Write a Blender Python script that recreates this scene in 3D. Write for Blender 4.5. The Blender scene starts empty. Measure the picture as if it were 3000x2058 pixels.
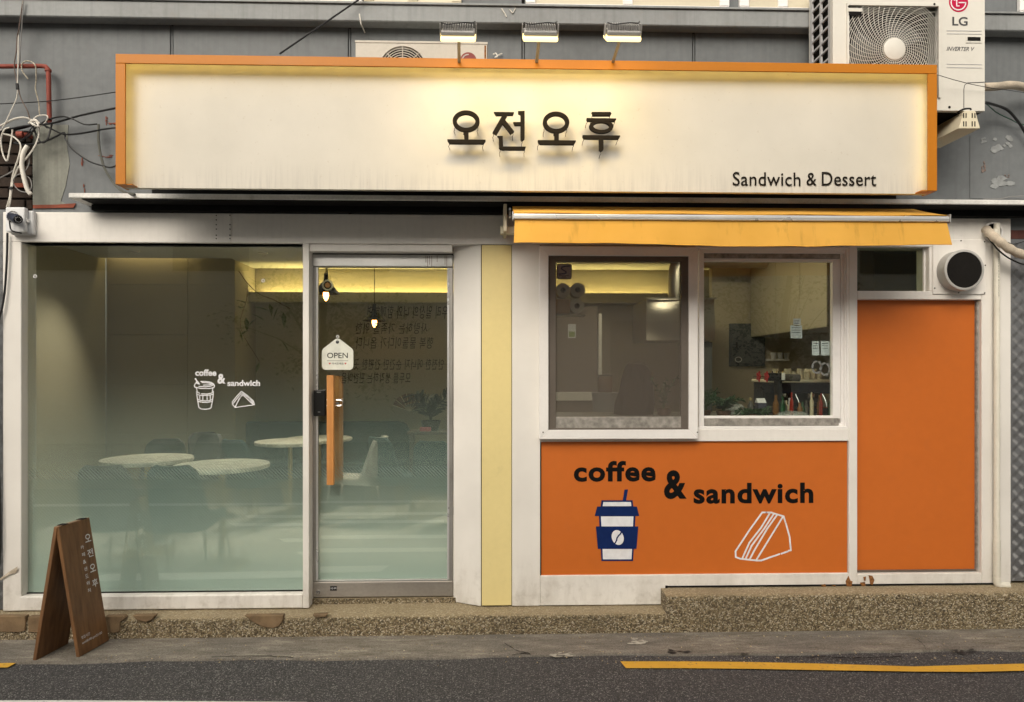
import bpy, bmesh, math, random
from mathutils import Vector, Matrix
R = math.radians
random.seed(7)
scn = bpy.context.scene
COL = scn.collection

# ------------------------------------------------------------------ camera, sky, sun, exposure
F, CX, HY, D, EYE, YAW = 2000.0, 1500.0, 1090.0, 4.2, 1.57, R(1.67)   # measured from the photograph (3000 x 2058)
cd = bpy.data.cameras.new('camera'); cam = bpy.data.objects.new('camera', cd); COL.objects.link(cam)
cam.location = (0, -D, EYE); cam.rotation_euler = (R(90), 0, -YAW)
cd.sensor_width = 36; cd.lens = F / 3000 * 36; cd.shift_y = (HY - 1029) / 3000
cd.clip_start = 0.05; cd.clip_end = 500
scn.camera = cam

SUN_EL, SUN_AZ = 36, 20          # elevation; degrees the sun stands to the left of straight behind the camera
w = bpy.data.worlds.new('World'); scn.world = w; w.use_nodes = True
nt = w.node_tree; nt.nodes.clear()
sky = nt.nodes.new('ShaderNodeTexSky'); sky.sky_type = 'NISHITA'; sky.sun_disc = False
sky.sun_elevation = R(SUN_EL); sky.sun_rotation = R(180 + SUN_AZ)
sky.air_density = 1.0; sky.dust_density = 4.0; sky.ozone_density = 1.0
hs = nt.nodes.new('ShaderNodeHueSaturation'); hs.inputs['Saturation'].default_value = 0.22
bgd = nt.nodes.new('ShaderNodeBackground'); bgd.inputs['Strength'].default_value = 0.14
wo = nt.nodes.new('ShaderNodeOutputWorld')
nt.links.new(sky.outputs[0], hs.inputs['Color']); tint = nt.nodes.new('ShaderNodeMix'); tint.data_type = 'RGBA'; tint.blend_type = 'MULTIPLY'; tint.inputs[0].default_value = 1.0; tint.inputs[7].default_value = (1.0, 0.955, 0.875, 1)
nt.links.new(hs.outputs[0], tint.inputs[6]); nt.links.new(tint.outputs[2], bgd.inputs[0]); nt.links.new(bgd.outputs[0], wo.inputs[0])
sd = bpy.data.lights.new('sun', 'SUN'); sd.energy = 1.15; sd.angle = R(45); sd.color = (1.0, 0.89, 0.73)
sun = bpy.data.objects.new('sun', sd); COL.objects.link(sun); sun.location = (-3, -8, 14)
sv = Vector((-math.sin(R(SUN_AZ)) * math.cos(R(SUN_EL)), -math.cos(R(SUN_AZ)) * math.cos(R(SUN_EL)), math.sin(R(SUN_EL))))
sun.rotation_euler = (-sv).to_track_quat('-Z', 'Y').to_euler()
scn.view_settings.view_transform = 'Standard'; scn.view_settings.look = 'None'
scn.view_settings.exposure = 0.52; scn.view_settings.gamma = 1
scn.cycles.use_denoising = True
scn.cycles.max_bounces = 10; scn.cycles.transparent_max_bounces = 24

# ------------------------------------------------------------------ pixel -> place
def ray(px, py):
    u = (px - CX) / F; v = (HY - py) / F
    return Vector((math.sin(YAW) + math.cos(YAW) * u, math.cos(YAW) - math.sin(YAW) * u, v))
def P(px, py, Y=0.0):
    r = ray(px, py); t = (Y + D) / r.y
    return Vector((t * r.x, Y, EYE + t * r.z))
def G(px, py, z=0.0):
    r = ray(px, py); t = (z - EYE) / r.z
    return Vector((t * r.x, -D + t * r.y, z))
def RX(x0, y0, x1, y1, Y):      # pixel rectangle -> x0,x1,z0,z1 on the plane Y
    mx, my = (x0 + x1) / 2, (y0 + y1) / 2
    return P(x0, my, Y).x, P(x1, my, Y).x, P(mx, y1, Y).z, P(mx, y0, Y).z

# ------------------------------------------------------------------ mesh builder
class MB:
    def __init__(s): s.v = []; s.f = []
    def add(s, vs, fs):
        b = len(s.v); s.v += [tuple(p) for p in vs]; s.f += [tuple(i + b for i in f) for f in fs]; return s
    def box(s, x0, x1, y0, y1, z0, z1):
        vs = [(x, y, z) for x in (x0, x1) for y in (y0, y1) for z in (z0, z1)]
        return s.add(vs, [(0, 1, 3, 2), (4, 6, 7, 5), (0, 4, 5, 1), (2, 3, 7, 6), (0, 2, 6, 4), (1, 5, 7, 3)])
    def pbox(s, x0, y0, x1, y1, yf, yb):
        a, b, c, d = RX(x0, y0, x1, y1, yf); return s.box(a, b, yf, yb, c, d)
    def prism(s, pts, y0, y1):               # pts: (x, z) outline in the facade plane
        n = len(pts)
        vs = [(p[0], y0, p[1]) for p in pts] + [(p[0], y1, p[1]) for p in pts]
        fs = [tuple(range(n)), tuple(range(2 * n - 1, n - 1, -1))]
        fs += [(i, i + n, (i + 1) % n + n, (i + 1) % n) for i in range(n)]
        return s.add(vs, fs)
    def pprism(s, pp, y0, y1):
        return s.prism([(P(a, b, y0).x, P(a, b, y0).z) for a, b in pp], y0, y1)
    def ring(s, cx, cz, ro, ri, y0, y1, n=40, k=1.0):     # k: vertical squash; ro, ri may be (rx, rz)
        ox, oz = ro if isinstance(ro, tuple) else (ro, ro * k); ix, iz = ri if isinstance(ri, tuple) else (ri, ri * k)
        vs = []
        for i in range(n):
            a = 2 * math.pi * i / n; c, q = math.cos(a), math.sin(a)
            vs += [(cx + ox * c, y0, cz + oz * q), (cx + ix * c, y0, cz + iz * q), (cx + ox * c, y1, cz + oz * q), (cx + ix * c, y1, cz + iz * q)]
        fs = []
        for i in range(n):
            a = 4 * i; b = 4 * ((i + 1) % n)
            fs += [(a, b, b + 1, a + 1), (a + 2, a + 3, b + 3, b + 2), (a, a + 2, b + 2, b), (a + 1, b + 1, b + 3, a + 3)]
        return s.add(vs, fs)
    def disc(s, cx, cz, r, y0, y1, n=32, k=1.0):
        return s.prism([(cx + r * math.cos(2 * math.pi * i / n), cz + r * k * math.sin(2 * math.pi * i / n)) for i in range(n)], y0, y1)
    def tube(s, pts, r, n=8, cap=True):
        pts = [Vector(p) for p in pts]; m = len(pts)
        rr = r if isinstance(r, (list, tuple)) else [r] * m
        up = None; vs = []
        for i, p in enumerate(pts):
            t = (pts[min(i + 1, m - 1)] - pts[max(i - 1, 0)]).normalized()
            if up is None:
                up = Vector((0, 0, 1)) if abs(t.z) < 0.9 else Vector((1, 0, 0))
            side = t.cross(up)
            if side.length < 1e-6: side = t.cross(Vector((0, 1, 0)))
            side.normalize(); up = side.cross(t).normalized()
            for j in range(n):
                a = 2 * math.pi * j / n
                vs.append(p + (side * math.cos(a) + up * math.sin(a)) * rr[i])
        fs = [(i * n + j, i * n + (j + 1) % n, (i + 1) * n + (j + 1) % n, (i + 1) * n + j) for i in range(m - 1) for j in range(n)]
        if cap: fs += [tuple(range(n - 1, -1, -1)), tuple(range((m - 1) * n, m * n))]
        return s.add(vs, fs)
    def lathe(s, prof, c=(0, 0, 0), n=32, axis='z'):     # prof: (r, h)
        m = len(prof); vs = []
        for r, h in prof:
            for j in range(n):
                a = 2 * math.pi * j / n
                q = (r * math.cos(a), r * math.sin(a), h) if axis == 'z' else (r * math.cos(a), h, r * math.sin(a))
                vs.append((c[0] + q[0], c[1] + q[1], c[2] + q[2]))
        fs = [(i * n + j, i * n + (j + 1) % n, (i + 1) * n + (j + 1) % n, (i + 1) * n + j) for i in range(m - 1) for j in range(n)]
        fs += [tuple(range(n - 1, -1, -1)), tuple(range((m - 1) * n, m * n))]
        return s.add(vs, fs)
    def grid(s, fn, nu, nv):
        vs = [fn(i / nu, j / nv) for j in range(nv + 1) for i in range(nu + 1)]
        return s.add(vs, [(j * (nu + 1) + i, j * (nu + 1) + i + 1, (j + 1) * (nu + 1) + i + 1, (j + 1) * (nu + 1) + i) for j in range(nv) for i in range(nu)])
    def shell(s, fn, nu, nv, off):           # closed sheet: grid + offset copy + rim
        n0 = len(s.v); s.grid(fn, nu, nv); n1 = len(s.v); s.grid(lambda u, v: Vector(fn(u, v)) + Vector(off), nu, nv)
        rim = [i for i in range(nu + 1)] + [j * (nu + 1) + nu for j in range(1, nv + 1)] + [nv * (nu + 1) + i for i in range(nu - 1, -1, -1)] + [j * (nu + 1) for j in range(nv - 1, 0, -1)]
        k = len(rim)
        s.f += [(n0 + rim[i], n0 + rim[(i + 1) % k], n1 + rim[(i + 1) % k], n1 + rim[i]) for i in range(k)]
        return s

def smooth_path(pts, k=6):
    pts = [Vector(p) for p in pts]
    if len(pts) < 3: return pts
    q = [pts[0] * 2 - pts[1]] + pts + [pts[-1] * 2 - pts[-2]]; out = []
    for i in range(1, len(q) - 2):
        a, b, c, d = q[i - 1], q[i], q[i + 1], q[i + 2]
        for j in range(k):
            t = j / k
            out.append(0.5 * ((2 * b) + (c - a) * t + (2 * a - 5 * b + 4 * c - d) * t * t + (3 * b - a - 3 * c + d) * t ** 3))
    return out + [pts[-1]]

def tag(o, label=None, cat=None, group=None, kind=None):
    if label: o['label'] = label
    if cat: o['category'] = cat
    if group: o['group'] = group
    if kind: o['kind'] = kind
    return o
def obj(name, mb, mat, parent=None, smooth=False, bevel=0.0, seg=1, label=None, kind=None):
    me = bpy.data.meshes.new(name); me.from_pydata(mb.v, [], mb.f); me.validate()
    bm = bmesh.new(); bm.from_mesh(me)
    bmesh.ops.recalc_face_normals(bm, faces=bm.faces)
    if bevel:
        es = [e for e in bm.edges if len(e.link_faces) == 2 and e.calc_face_angle(0) > 0.6]
        bmesh.ops.bevel(bm, geom=es, offset=bevel, segments=seg, affect='EDGES', profile=0.5, clamp_overlap=True)
    bm.to_mesh(me); bm.free()
    if smooth:
        me.polygons.foreach_set('use_smooth', [True] * len(me.polygons))
        try: me.set_sharp_from_angle(angle=R(40))
        except Exception: pass
    me.materials.append(mat)
    o = bpy.data.objects.new(name, me); COL.objects.link(o)
    if parent is not None: attach(o, parent)
    tag(o, label, kind=kind)
    return o
def wloc(o):
    l = Vector(o.location)
    while o.parent is not None:
        o = o.parent; l = l + Vector(o.location)
    return l
def attach(o, parent):
    o.parent = parent
    if parent.type == 'EMPTY' and not parent.get('local'): o.matrix_parent_inverse = Matrix.Translation(-Vector(parent.location))
def thing(name, label, cat, loc=(0, 0, 0), group=None, local=False, rotz=0):
    o = bpy.data.objects.new(name, None); COL.objects.link(o); o.location = loc; o.empty_display_size = 0.1
    o.rotation_euler = (0, 0, rotz)
    if local: o['local'] = 1
    return tag(o, label, cat, group)
def one(name, label, cat, mb, mat, group=None, **k):
    return tag(obj(name, mb, mat, None, **k), label, cat, group)
def struct(name, mb, mat, **k):
    return tag(obj(name, mb, mat, None, **k), kind='structure')
def dup(root, loc, rotz=0, label=None, group=None):
    r = root.copy(); COL.objects.link(r); r.location = loc; r.rotation_euler = (0, 0, rotz)
    if label: r['label'] = label
    if group: r['group'] = group
    for ch in list(root.children):
        c = ch.copy(); COL.objects.link(c); c.parent = r
        for g in list(ch.children):
            d = g.copy(); COL.objects.link(d); d.parent = c
    return r

# ------------------------------------------------------------------ materials (all procedural)
class NG:
    def __init__(s, m): s.t = m.node_tree; s.n = s.t.nodes; s.l = s.t.links
    def new(s, typ, **k):
        n = s.n.new('ShaderNode' + typ)
        for a, b in k.items():
            if a.startswith('i_'): n.inputs[a[2:].replace('_', ' ')].default_value = b
            else: setattr(n, a, b)
        return n
    def link(s, a, b): s.l.new(a, b)
    def math(s, op, a, b=None, clamp=False):
        n = s.new('Math', operation=op, use_clamp=clamp)
        for i, x in enumerate((a, b)):
            if x is None: continue
            if isinstance(x, (int, float)): n.inputs[i].default_value = x
            else: s.link(x, n.inputs[i])
        return n.outputs[0]
    def coord(s, scale=(1, 1, 1)):
        tc = s.new('TexCoord'); mp = s.new('Mapping'); mp.inputs['Scale'].default_value = scale
        s.link(tc.outputs['Object'], mp.inputs['Vector']); return mp.outputs[0]
    def noise(s, vec, scale, detail=4, rough=0.55):
        n = s.new('TexNoise'); n.inputs['Scale'].default_value = scale; n.inputs['Detail'].default_value = detail
        n.inputs['Roughness'].default_value = rough; s.link(vec, n.inputs['Vector']); return n.outputs['Fac']
    def ramp(s, fac, stops):
        r = s.new('ValToRGB'); e = r.color_ramp.elements
        while len(e) < len(stops): e.new(0.5)
        for el, (p, c) in zip(e, stops): el.position = p; el.color = c if len(c) == 4 else (*c, 1)
        s.link(fac, r.inputs[0]); return r.outputs[0]
    def mix(s, fac, a, b, mode='MIX'):
        n = s.new('Mix', data_type='RGBA', blend_type=mode)
        for sock, x in ((n.inputs[0], fac), (n.inputs[6], a), (n.inputs[7], b)):
            if isinstance(x, (int, float)): sock.default_value = x
            elif isinstance(x, tuple): sock.default_value = (*x, 1) if len(x) == 3 else x
            else: s.link(x, sock)
        return n.outputs[2]
    def bump(s, h, strength, dist, bsdf):
        b = s.new('Bump'); b.inputs['Strength'].default_value = strength; b.inputs['Distance'].default_value = dist
        s.link(h, b.inputs['Height']); s.link(b.outputs[0], bsdf.inputs['Normal'])
MATS = {}
def newmat(name):
    m = bpy.data.materials.new(name); m.use_nodes = True; MATS[name] = m
    g = NG(m); b = m.node_tree.nodes['Principled BSDF']; return m, g, b
def mat(name, col, rough=0.5, metal=0.0, var=0.12, scale=3.0, bump=0.0, bscale=60.0, dirt=0.0, spec=0.28, streak=0.0):
    """plain surface: base colour broken up by large mottling, fine grain, optional vertical streaks and dirt spots"""
    m, g, b = newmat(name); c = g.coord()
    big = g.noise(c, scale, 5); fine = g.noise(c, scale * 18, 3)
    v = g.math('ADD', g.math('MULTIPLY', big, 0.7), g.math('MULTIPLY', fine, 0.3))
    lo = tuple(x * (1 - var * 1.6) for x in col); hi = tuple(min(x * (1 + var * 1.3), 1) for x in col)
    base = g.ramp(v, [(0.3, lo), (0.7, hi)])
    if streak:
        st = g.noise(g.coord((34, 34, 1.2)), 1.0, 4)
        base = g.mix(g.math('MULTIPLY', g.ramp(st, [(0.5, (0, 0, 0)), (0.78, (1, 1, 1))]), streak), base, tuple(x * 0.45 for x in col))
    if dirt:
        sp = g.noise(c, 9.0, 8, 0.7)
        base = g.mix(g.math('MULTIPLY', g.ramp(sp, [(0.58, (0, 0, 0)), (0.72, (1, 1, 1))]), dirt), base, (0.16, 0.13, 0.1))
    g.link(base, b.inputs['Base Color'])
    rr = g.math('ADD', g.math('MULTIPLY', big, 0.25), rough - 0.12, True); g.link(rr, b.inputs['Roughness'])
    b.inputs['Metallic'].default_value = metal
    b.inputs['Specular IOR Level'].default_value = spec
    if bump: g.bump(g.noise(c, bscale, 4), bump, 0.01, b)
    return m
def flat(name, col, rough=0.6):
    m, g, b = newmat(name); c = g.coord()
    g.link(g.ramp(g.noise(c, 25, 3), [(0.3, tuple(x * .9 for x in col)), (0.7, tuple(min(1, x * 1.06) for x in col))]), b.inputs['Base Color'])
    b.inputs['Roughness'].default_value = rough; b.inputs['Specular IOR Level'].default_value = 0.08; return m
def emit(name, col, s):
    m, g, b = newmat(name); b.inputs['Base Color'].default_value = (*col, 1)
    b.inputs['Emission Color'].default_value = (*col, 1); b.inputs['Emission Strength'].default_value = s; return m
def glass(name, tint=(0.9, 0.94, 0.92), ior=1.5, boost=1.0, rough=0.0):
    m = bpy.data.materials.new(name); m.use_nodes = True; MATS[name] = m; g = NG(m); m.node_tree.nodes.clear()
    tr = g.new('BsdfTransparent'); tr.inputs[0].default_value = (*tint, 1)
    gl = g.new('BsdfGlossy'); gl.inputs['Roughness'].default_value = rough
    fr = g.new('Fresnel'); ge = g.new('NewGeometry')      # same index from both faces, so a thin pane never mirrors totally
    g.link(g.math('SUBTRACT', ior, g.math('MULTIPLY', ge.outputs['Backfacing'], ior - 1 / ior)), fr.inputs['IOR'])
    mx = g.new('MixShader'); o = g.new('OutputMaterial')
    g.link(g.math('MULTIPLY', fr.outputs[0], boost, True), mx.inputs[0]); g.link(tr.outputs[0], mx.inputs[1]); g.link(gl.outputs[0], mx.inputs[2]); g.link(mx.outputs[0], o.inputs[0])
    return m

white = mat('white_panel_paint', (0.74, 0.715, 0.675), 0.5, var=0.05, scale=1.6, bump=0.04, bscale=40, dirt=0.10, streak=0.10)
def white_low():
    # white painted base: dried splash mud and rust runs close to the ground
    m, g, b = newmat('white_panel_low'); c = g.coord(); tc = g.new('TexCoord'); sx = g.new('SeparateXYZ'); g.link(tc.outputs['Object'], sx.inputs[0])
    big = g.noise(c, 2.0, 5); base = g.ramp(big, [(0.3, (0.66, 0.635, 0.595)), (0.7, (0.76, 0.735, 0.69))])
    st = g.noise(g.coord((9, 9, 2.2)), 1.0, 6, 0.7); sp = g.noise(c, 14, 8, 0.7)
    low = g.math('SUBTRACT', 1.0, g.math('MULTIPLY', g.math('SUBTRACT', sx.outputs[2], 0.10), 2.6), True)
    f = g.math('MULTIPLY', low, g.math('ADD', g.ramp(st, [(0.42, (0, 0, 0)), (0.75, (1, 1, 1))]), g.ramp(sp, [(0.5, (0, 0, 0)), (0.75, (1, 1, 1))])), True)
    g.link(g.mix(g.math('MULTIPLY', f, 0.5), base, (0.27, 0.23, 0.18)), b.inputs['Base Color']); b.inputs['Roughness'].default_value = 0.5
    g.bump(g.noise(c, 45, 3), 0.05, 0.01, b); return m
white_low = white_low()
white_pvc = mat('white_window_profile', (0.76, 0.74, 0.72), 0.35, var=0.04, scale=4, dirt=0.12)
dusty_pvc = mat('dusty_window_sill', (0.27, 0.252, 0.225), 0.8, var=0.35, scale=30, bump=0.2, bscale=160, dirt=0.4)
brown_pvc = mat('dark_brown_sash', (0.115, 0.098, 0.082), 0.4, var=0.1, scale=5)
grey_wall = mat('grey_painted_sheet', (0.140, 0.150, 0.156), 0.55, var=0.15, scale=1.3, bump=0.05, bscale=30, dirt=0.12, streak=0.25)
grey_ledge = mat('grey_cornice_paint', (0.24, 0.25, 0.252), 0.55, var=0.12, scale=2.0, bump=0.05, bscale=30, dirt=0.3, streak=0.4)
patched = mat('patched_grey_green_sheet', (0.21, 0.215, 0.185), 0.6, var=0.16, scale=3.0, bump=0.06, bscale=30, dirt=0.3, streak=0.5)
black_soffit = mat('black_soffit', (0.012, 0.012, 0.012), 0.8, var=0.3, scale=6, spec=0.1)
canopy_metal = mat('weathered_metal_edge', (0.70, 0.69, 0.66), 0.5, 0.15, var=0.2, scale=4, dirt=0.35)
orange_frame = mat('orange_sign_enamel', (0.46, 0.158, 0.005), 0.42, var=0.05, scale=2, dirt=0.05)
orange_panel = mat('orange_vinyl', (0.52, 0.130, 0.018), 0.42, var=0.05, scale=0.9, dirt=0.05, spec=0.4, bump=0.02, bscale=200)
yellow_panel = mat('pale_yellow_panel', (0.72, 0.60, 0.28), 0.5, var=0.04, scale=1.5, dirt=0.12)
def awning_mat():
    m, g, b = newmat('yellow_awning_canvas'); c = g.coord(); big = g.noise(c, 3.0, 5); st = g.noise(g.coord((20, 20, 1.5)), 1.0, 5, 0.65)
    base = g.ramp(big, [(0.3, (0.74, 0.42, 0.075)), (0.7, (0.82, 0.48, 0.10))])
    base = g.mix(g.math('MULTIPLY', g.ramp(st, [(0.56, (0, 0, 0)), (0.70, (1, 1, 1))]), 0.30), base, (0.34, 0.17, 0.03))
    g.link(base, b.inputs['Base Color']); b.inputs['Roughness'].default_value = 0.85; b.inputs['Specular IOR Level'].default_value = 0.2
    g.bump(g.noise(c, 300, 3), 0.1, 0.004, b)
    tl = g.new('BsdfTranslucent'); g.link(base, tl.inputs[0]); mx = g.new('MixShader'); mx.inputs[0].default_value = 0.30
    o = [n for n in m.node_tree.nodes if n.type == 'OUTPUT_MATERIAL'][0]
    g.link(b.outputs[0], mx.inputs[1]); g.link(tl.outputs[0], mx.inputs[2]); g.link(mx.outputs[0], o.inputs[0]); return m
awning_cloth = awning_mat()
aluminium = mat('brushed_aluminium', (0.55, 0.55, 0.54), 0.35, 0.85, var=0.08, scale=4)
bar_metal = mat('awning_bar_metal', (0.72, 0.72, 0.72), 0.3, 0.6, var=0.05, scale=4)
door_metal = mat('door_steel', (0.42, 0.405, 0.38), 0.38, 0.7, var=0.1, scale=3, dirt=0.25)
brown_metal = mat('door_bottom_rail_steel', (0.42, 0.39, 0.355), 0.4, 0.7, var=0.12, scale=3, dirt=0.2)
chrome = mat('bright_metal', (0.75, 0.75, 0.75), 0.15, 1.0, var=0.02)
black_pl = mat('black_plastic', (0.008, 0.008, 0.008), 0.4, var=0.1, spec=0.25)
dark_void = mat('dark_interior_metal', (0.012, 0.011, 0.010), 0.8, var=0.2, spec=0.08)
letter_dark = mat('sign_letter_metal', (0.012, 0.009, 0.006), 0.7, var=0.1, spec=0.1)
black_print = flat('black_print', (0.006, 0.006, 0.006))
blue_print = flat('navy_print', (0.007, 0.020, 0.095))
white_print = flat('white_print', (0.72, 0.72, 0.74))
red_print = flat('red_print', (0.42, 0.03, 0.03))
pink_print = flat('crimson_print', (0.46, 0.012, 0.06))
faded_red = flat('faded_red_print', (0.24, 0.075, 0.07))
grey_print = flat('grey_print', (0.07, 0.07, 0.075))
ac_white = mat('ac_cream_enamel', (0.62, 0.60, 0.545), 0.45, var=0.04, scale=2, dirt=0.08)
ac_old = mat('old_ac_cream_enamel', (0.50, 0.47, 0.41), 0.5, var=0.08, scale=3, dirt=0.25)
ac_side = mat('ac_side_grey', (0.45, 0.45, 0.46), 0.45, var=0.05)
cream_box = mat('cream_box_metal', (0.66, 0.60, 0.45), 0.5, var=0.05)
red_pipe = mat('red_oxide_pipe', (0.24, 0.055, 0.038), 0.65, var=0.22, scale=9, dirt=0.25)
red_lead = mat('red_lead_primer', (0.22, 0.06, 0.035), 0.8, var=0.25, scale=14, dirt=0.3)
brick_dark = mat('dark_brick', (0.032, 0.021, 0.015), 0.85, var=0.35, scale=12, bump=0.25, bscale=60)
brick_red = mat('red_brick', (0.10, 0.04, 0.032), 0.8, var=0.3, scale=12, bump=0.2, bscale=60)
mortar = mat('dark_mortar', (0.026, 0.021, 0.018), 0.95, var=0.2, scale=9, bump=0.3)
cable_white = mat('white_cable_sheath', (0.62, 0.59, 0.53), 0.5, var=0.1, scale=6)
cable_black = mat('black_cable_sheath', (0.017, 0.017, 0.018), 0.45, var=0.1)
cable_grey = mat('grey_cable_sheath', (0.22, 0.215, 0.21), 0.5, var=0.1)
cable_brown = mat('brown_cable_sheath', (0.12, 0.085, 0.07), 0.5, var=0.1)
pvc_pipe = mat('white_pvc_pipe', (0.68, 0.65, 0.56), 0.4, var=0.06, scale=3, dirt=0.15)
lag_tape = mat('dirty_wrapping_tape', (0.50, 0.43, 0.34), 0.75, var=0.25, scale=8, bump=0.35, bscale=40, dirt=0.5)
wood_handle = None
green_leaf = mat('dark_green_leaf', (0.035, 0.075, 0.03), 0.5, var=0.4, scale=20)
ink_leaf = mat('blackish_leaf', (0.018, 0.026, 0.02), 0.5, var=0.3, scale=20)
olive_leaf = mat('olive_leaf', (0.075, 0.10, 0.03), 0.6, var=0.3, scale=20)
terracotta = mat('brown_clay', (0.12, 0.06, 0.04), 0.8, var=0.2, scale=8)
room_wall = mat('cafe_wall_beige', (0.36, 0.335, 0.26), 0.8, var=0.05, scale=1.5, bump=0.03)
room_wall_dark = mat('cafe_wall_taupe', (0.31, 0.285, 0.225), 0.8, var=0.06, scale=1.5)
room_panel = mat('cafe_wall_board', (0.30, 0.265, 0.20), 0.7, var=0.05, scale=1.5)
room_ceiling = mat('cafe_ceiling', (0.46, 0.46, 0.43), 0.85, var=0.04)
room_floor = mat('cafe_floor_tile', (0.60, 0.585, 0.55), 0.5, var=0.12, scale=3)
teal_fabric = mat('teal_upholstery', (0.022, 0.055, 0.068), 0.9, var=0.12, scale=8, bump=0.15, bscale=250)
grey_fabric = mat('grey_upholstery', (0.085, 0.085, 0.09), 0.9, var=0.12, scale=8, bump=0.15, bscale=250)
pale_fabric = mat('pale_grey_upholstery', (0.33, 0.32, 0.30), 0.9, var=0.1, scale=8)
brass = mat('brass_column', (0.50, 0.38, 0.17), 0.35, 0.8, var=0.1)
steel_hood = mat('polished_steel', (0.42, 0.40, 0.36), 0.34, 1.0, var=0.03, scale=2)
counter_dark = mat('dark_counter', (0.09, 0.08, 0.07), 0.6, var=0.1)
paper = flat('paper_notice', (0.62, 0.65, 0.70), 0.8)
grey_box = mat('grey_panel_box', (0.115, 0.125, 0.13), 0.5, var=0.06)
tissue = mat('tissue_paper', (0.52, 0.48, 0.45), 0.95, var=0.08, scale=20, bump=0.1)
kraft = mat('kraft_wrap', (0.38, 0.24, 0.12), 0.8, var=0.12, scale=10)
sack = mat('dark_brown_cloth', (0.035, 0.024, 0.018), 0.95, var=0.35, scale=7, bump=0.4, bscale=25)
opp_wall = mat('cream_render', (0.78, 0.75, 0.67), 0.8, var=0.08, scale=0.6, bump=0.1)
opp_dark = mat('dark_window_glass', (0.03, 0.035, 0.04), 0.15, var=0.2)
clear = glass('window_glass', (0.92, 0.95, 0.92), boost=1.6)
clear_small = glass('transom_glass', (0.72, 0.77, 0.70), boost=1.6)
bulb_on = emit('warm_bulb', (1.0, 0.42, 0.10), 14.0)
cove_on = emit('cove_led', (1.0, 0.74, 0.26), 42.0)
down_on = emit('downlight_on', (1.0, 0.93, 0.72), 9.0)
led_on = emit('sign_led', (1.0, 0.74, 0.22), 4.0)
flood_on = emit('floodlight_face', (1.0, 0.76, 0.32), 1.5)

def wood(name, dark, light, along=(1, 1, 0.06), sc=30.0):
    m, g, b = newmat(name); c = g.coord(along); n = g.noise(c, sc, 6, 0.6); n2 = g.noise(g.coord(), 5, 6, 0.65)
    base = g.ramp(n, [(0.3, dark), (0.62, light)])
    base = g.mix(g.math('MULTIPLY', g.ramp(n2, [(0.5, (0, 0, 0)), (0.75, (1, 1, 1))]), 0.45), base, tuple(x * 0.55 for x in dark))
    g.link(base, b.inputs['Base Color']); b.inputs['Roughness'].default_value = 0.5; g.bump(n, 0.08, 0.004, b); return m
board_wood = wood('brown_stained_wood', (0.105, 0.047, 0.017), (0.195, 0.094, 0.036), sc=40)
handle_wood = wood('honey_wood', (0.46, 0.185, 0.045), (0.58, 0.26, 0.075), sc=60)

def sign_white():
    # white sheet of the sign board: faint mottling, and grey drip stains that hang up from the bottom edge
    m, g, b = newmat('sign_white_sheet'); c = g.coord(); tc = g.new('TexCoord'); sx = g.new('SeparateXYZ'); g.link(tc.outputs['Object'], sx.inputs[0])
    zb = P(1500, 568, -0.43).z
    big = g.noise(c, 3.0, 6); base = g.ramp(big, [(0.3, (0.53, 0.50, 0.435)), (0.7, (0.59, 0.555, 0.485))])
    st = g.noise(g.coord((62, 1, 3.0)), 1.0, 6, 0.65); env = g.noise(g.coord((3.0, 1, 0.01)), 1.0, 3)
    h = g.math('DIVIDE', g.math('SUBTRACT', sx.outputs[2], zb), g.math('ADD', g.math('MULTIPLY', env, 0.30), 0.02))
    low = g.math('MULTIPLY', g.math('SUBTRACT', 1.0, h, True), g.math('MULTIPLY', h, 6.0, True))
    f = g.math('MULTIPLY', low, g.ramp(st, [(0.46, (0, 0, 0)), (0.62, (1, 1, 1))]))
    spk = g.noise(c, 55, 2); f2 = g.math('MULTIPLY', g.ramp(spk, [(0.69, (0, 0, 0)), (0.75, (1, 1, 1))]), 0.35)
    base = g.mix(g.math('MULTIPLY', f, 0.38), base, (0.33, 0.31, 0.29)); base = g.mix(f2, base, (0.42, 0.36, 0.28))
    g.link(base, b.inputs['Base Color']); b.inputs['Roughness'].default_value = 0.55; g.bump(g.noise(c, 160, 3), 0.05, 0.004, b); return m
sign_white = sign_white()

def asphalt():
    m, g, b = newmat('asphalt'); c = g.coord()
    v = g.new('TexVoronoi'); v.inputs['Scale'].default_value = 210; g.link(c, v.inputs['Vector'])
    sep = g.new('SeparateColor'); g.link(v.outputs['Color'], sep.inputs[0])
    st = g.ramp(sep.outputs[0], [(0.0, (0.018, 0.017, 0.018)), (0.55, (0.045, 0.043, 0.045)), (0.85, (0.085, 0.081, 0.082)), (1.0, (0.30, 0.29, 0.28))])
    big = g.noise(c, 1.1, 6); worn = g.noise(c, 6, 6, 0.65)
    base = g.mix(g.ramp(big, [(0.35, (0, 0, 0)), (0.7, (1, 1, 1))]), st, g.mix(0.3, st, (0.075, 0.07, 0.07)))
    base = g.mix(g.math('MULTIPLY', g.ramp(worn, [(0.55, (0, 0, 0)), (0.75, (1, 1, 1))]), 0.5), base, (0.03, 0.029, 0.029))
    g.link(base, b.inputs['Base Color']); b.inputs['Roughness'].default_value = 0.85
    h = g.math('ADD', g.math('MULTIPLY', v.outputs['Distance'], -1.0), g.math('MULTIPLY', worn, 0.6)); g.bump(h, 0.8, 0.006, b); return m
asphalt = asphalt()
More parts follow.
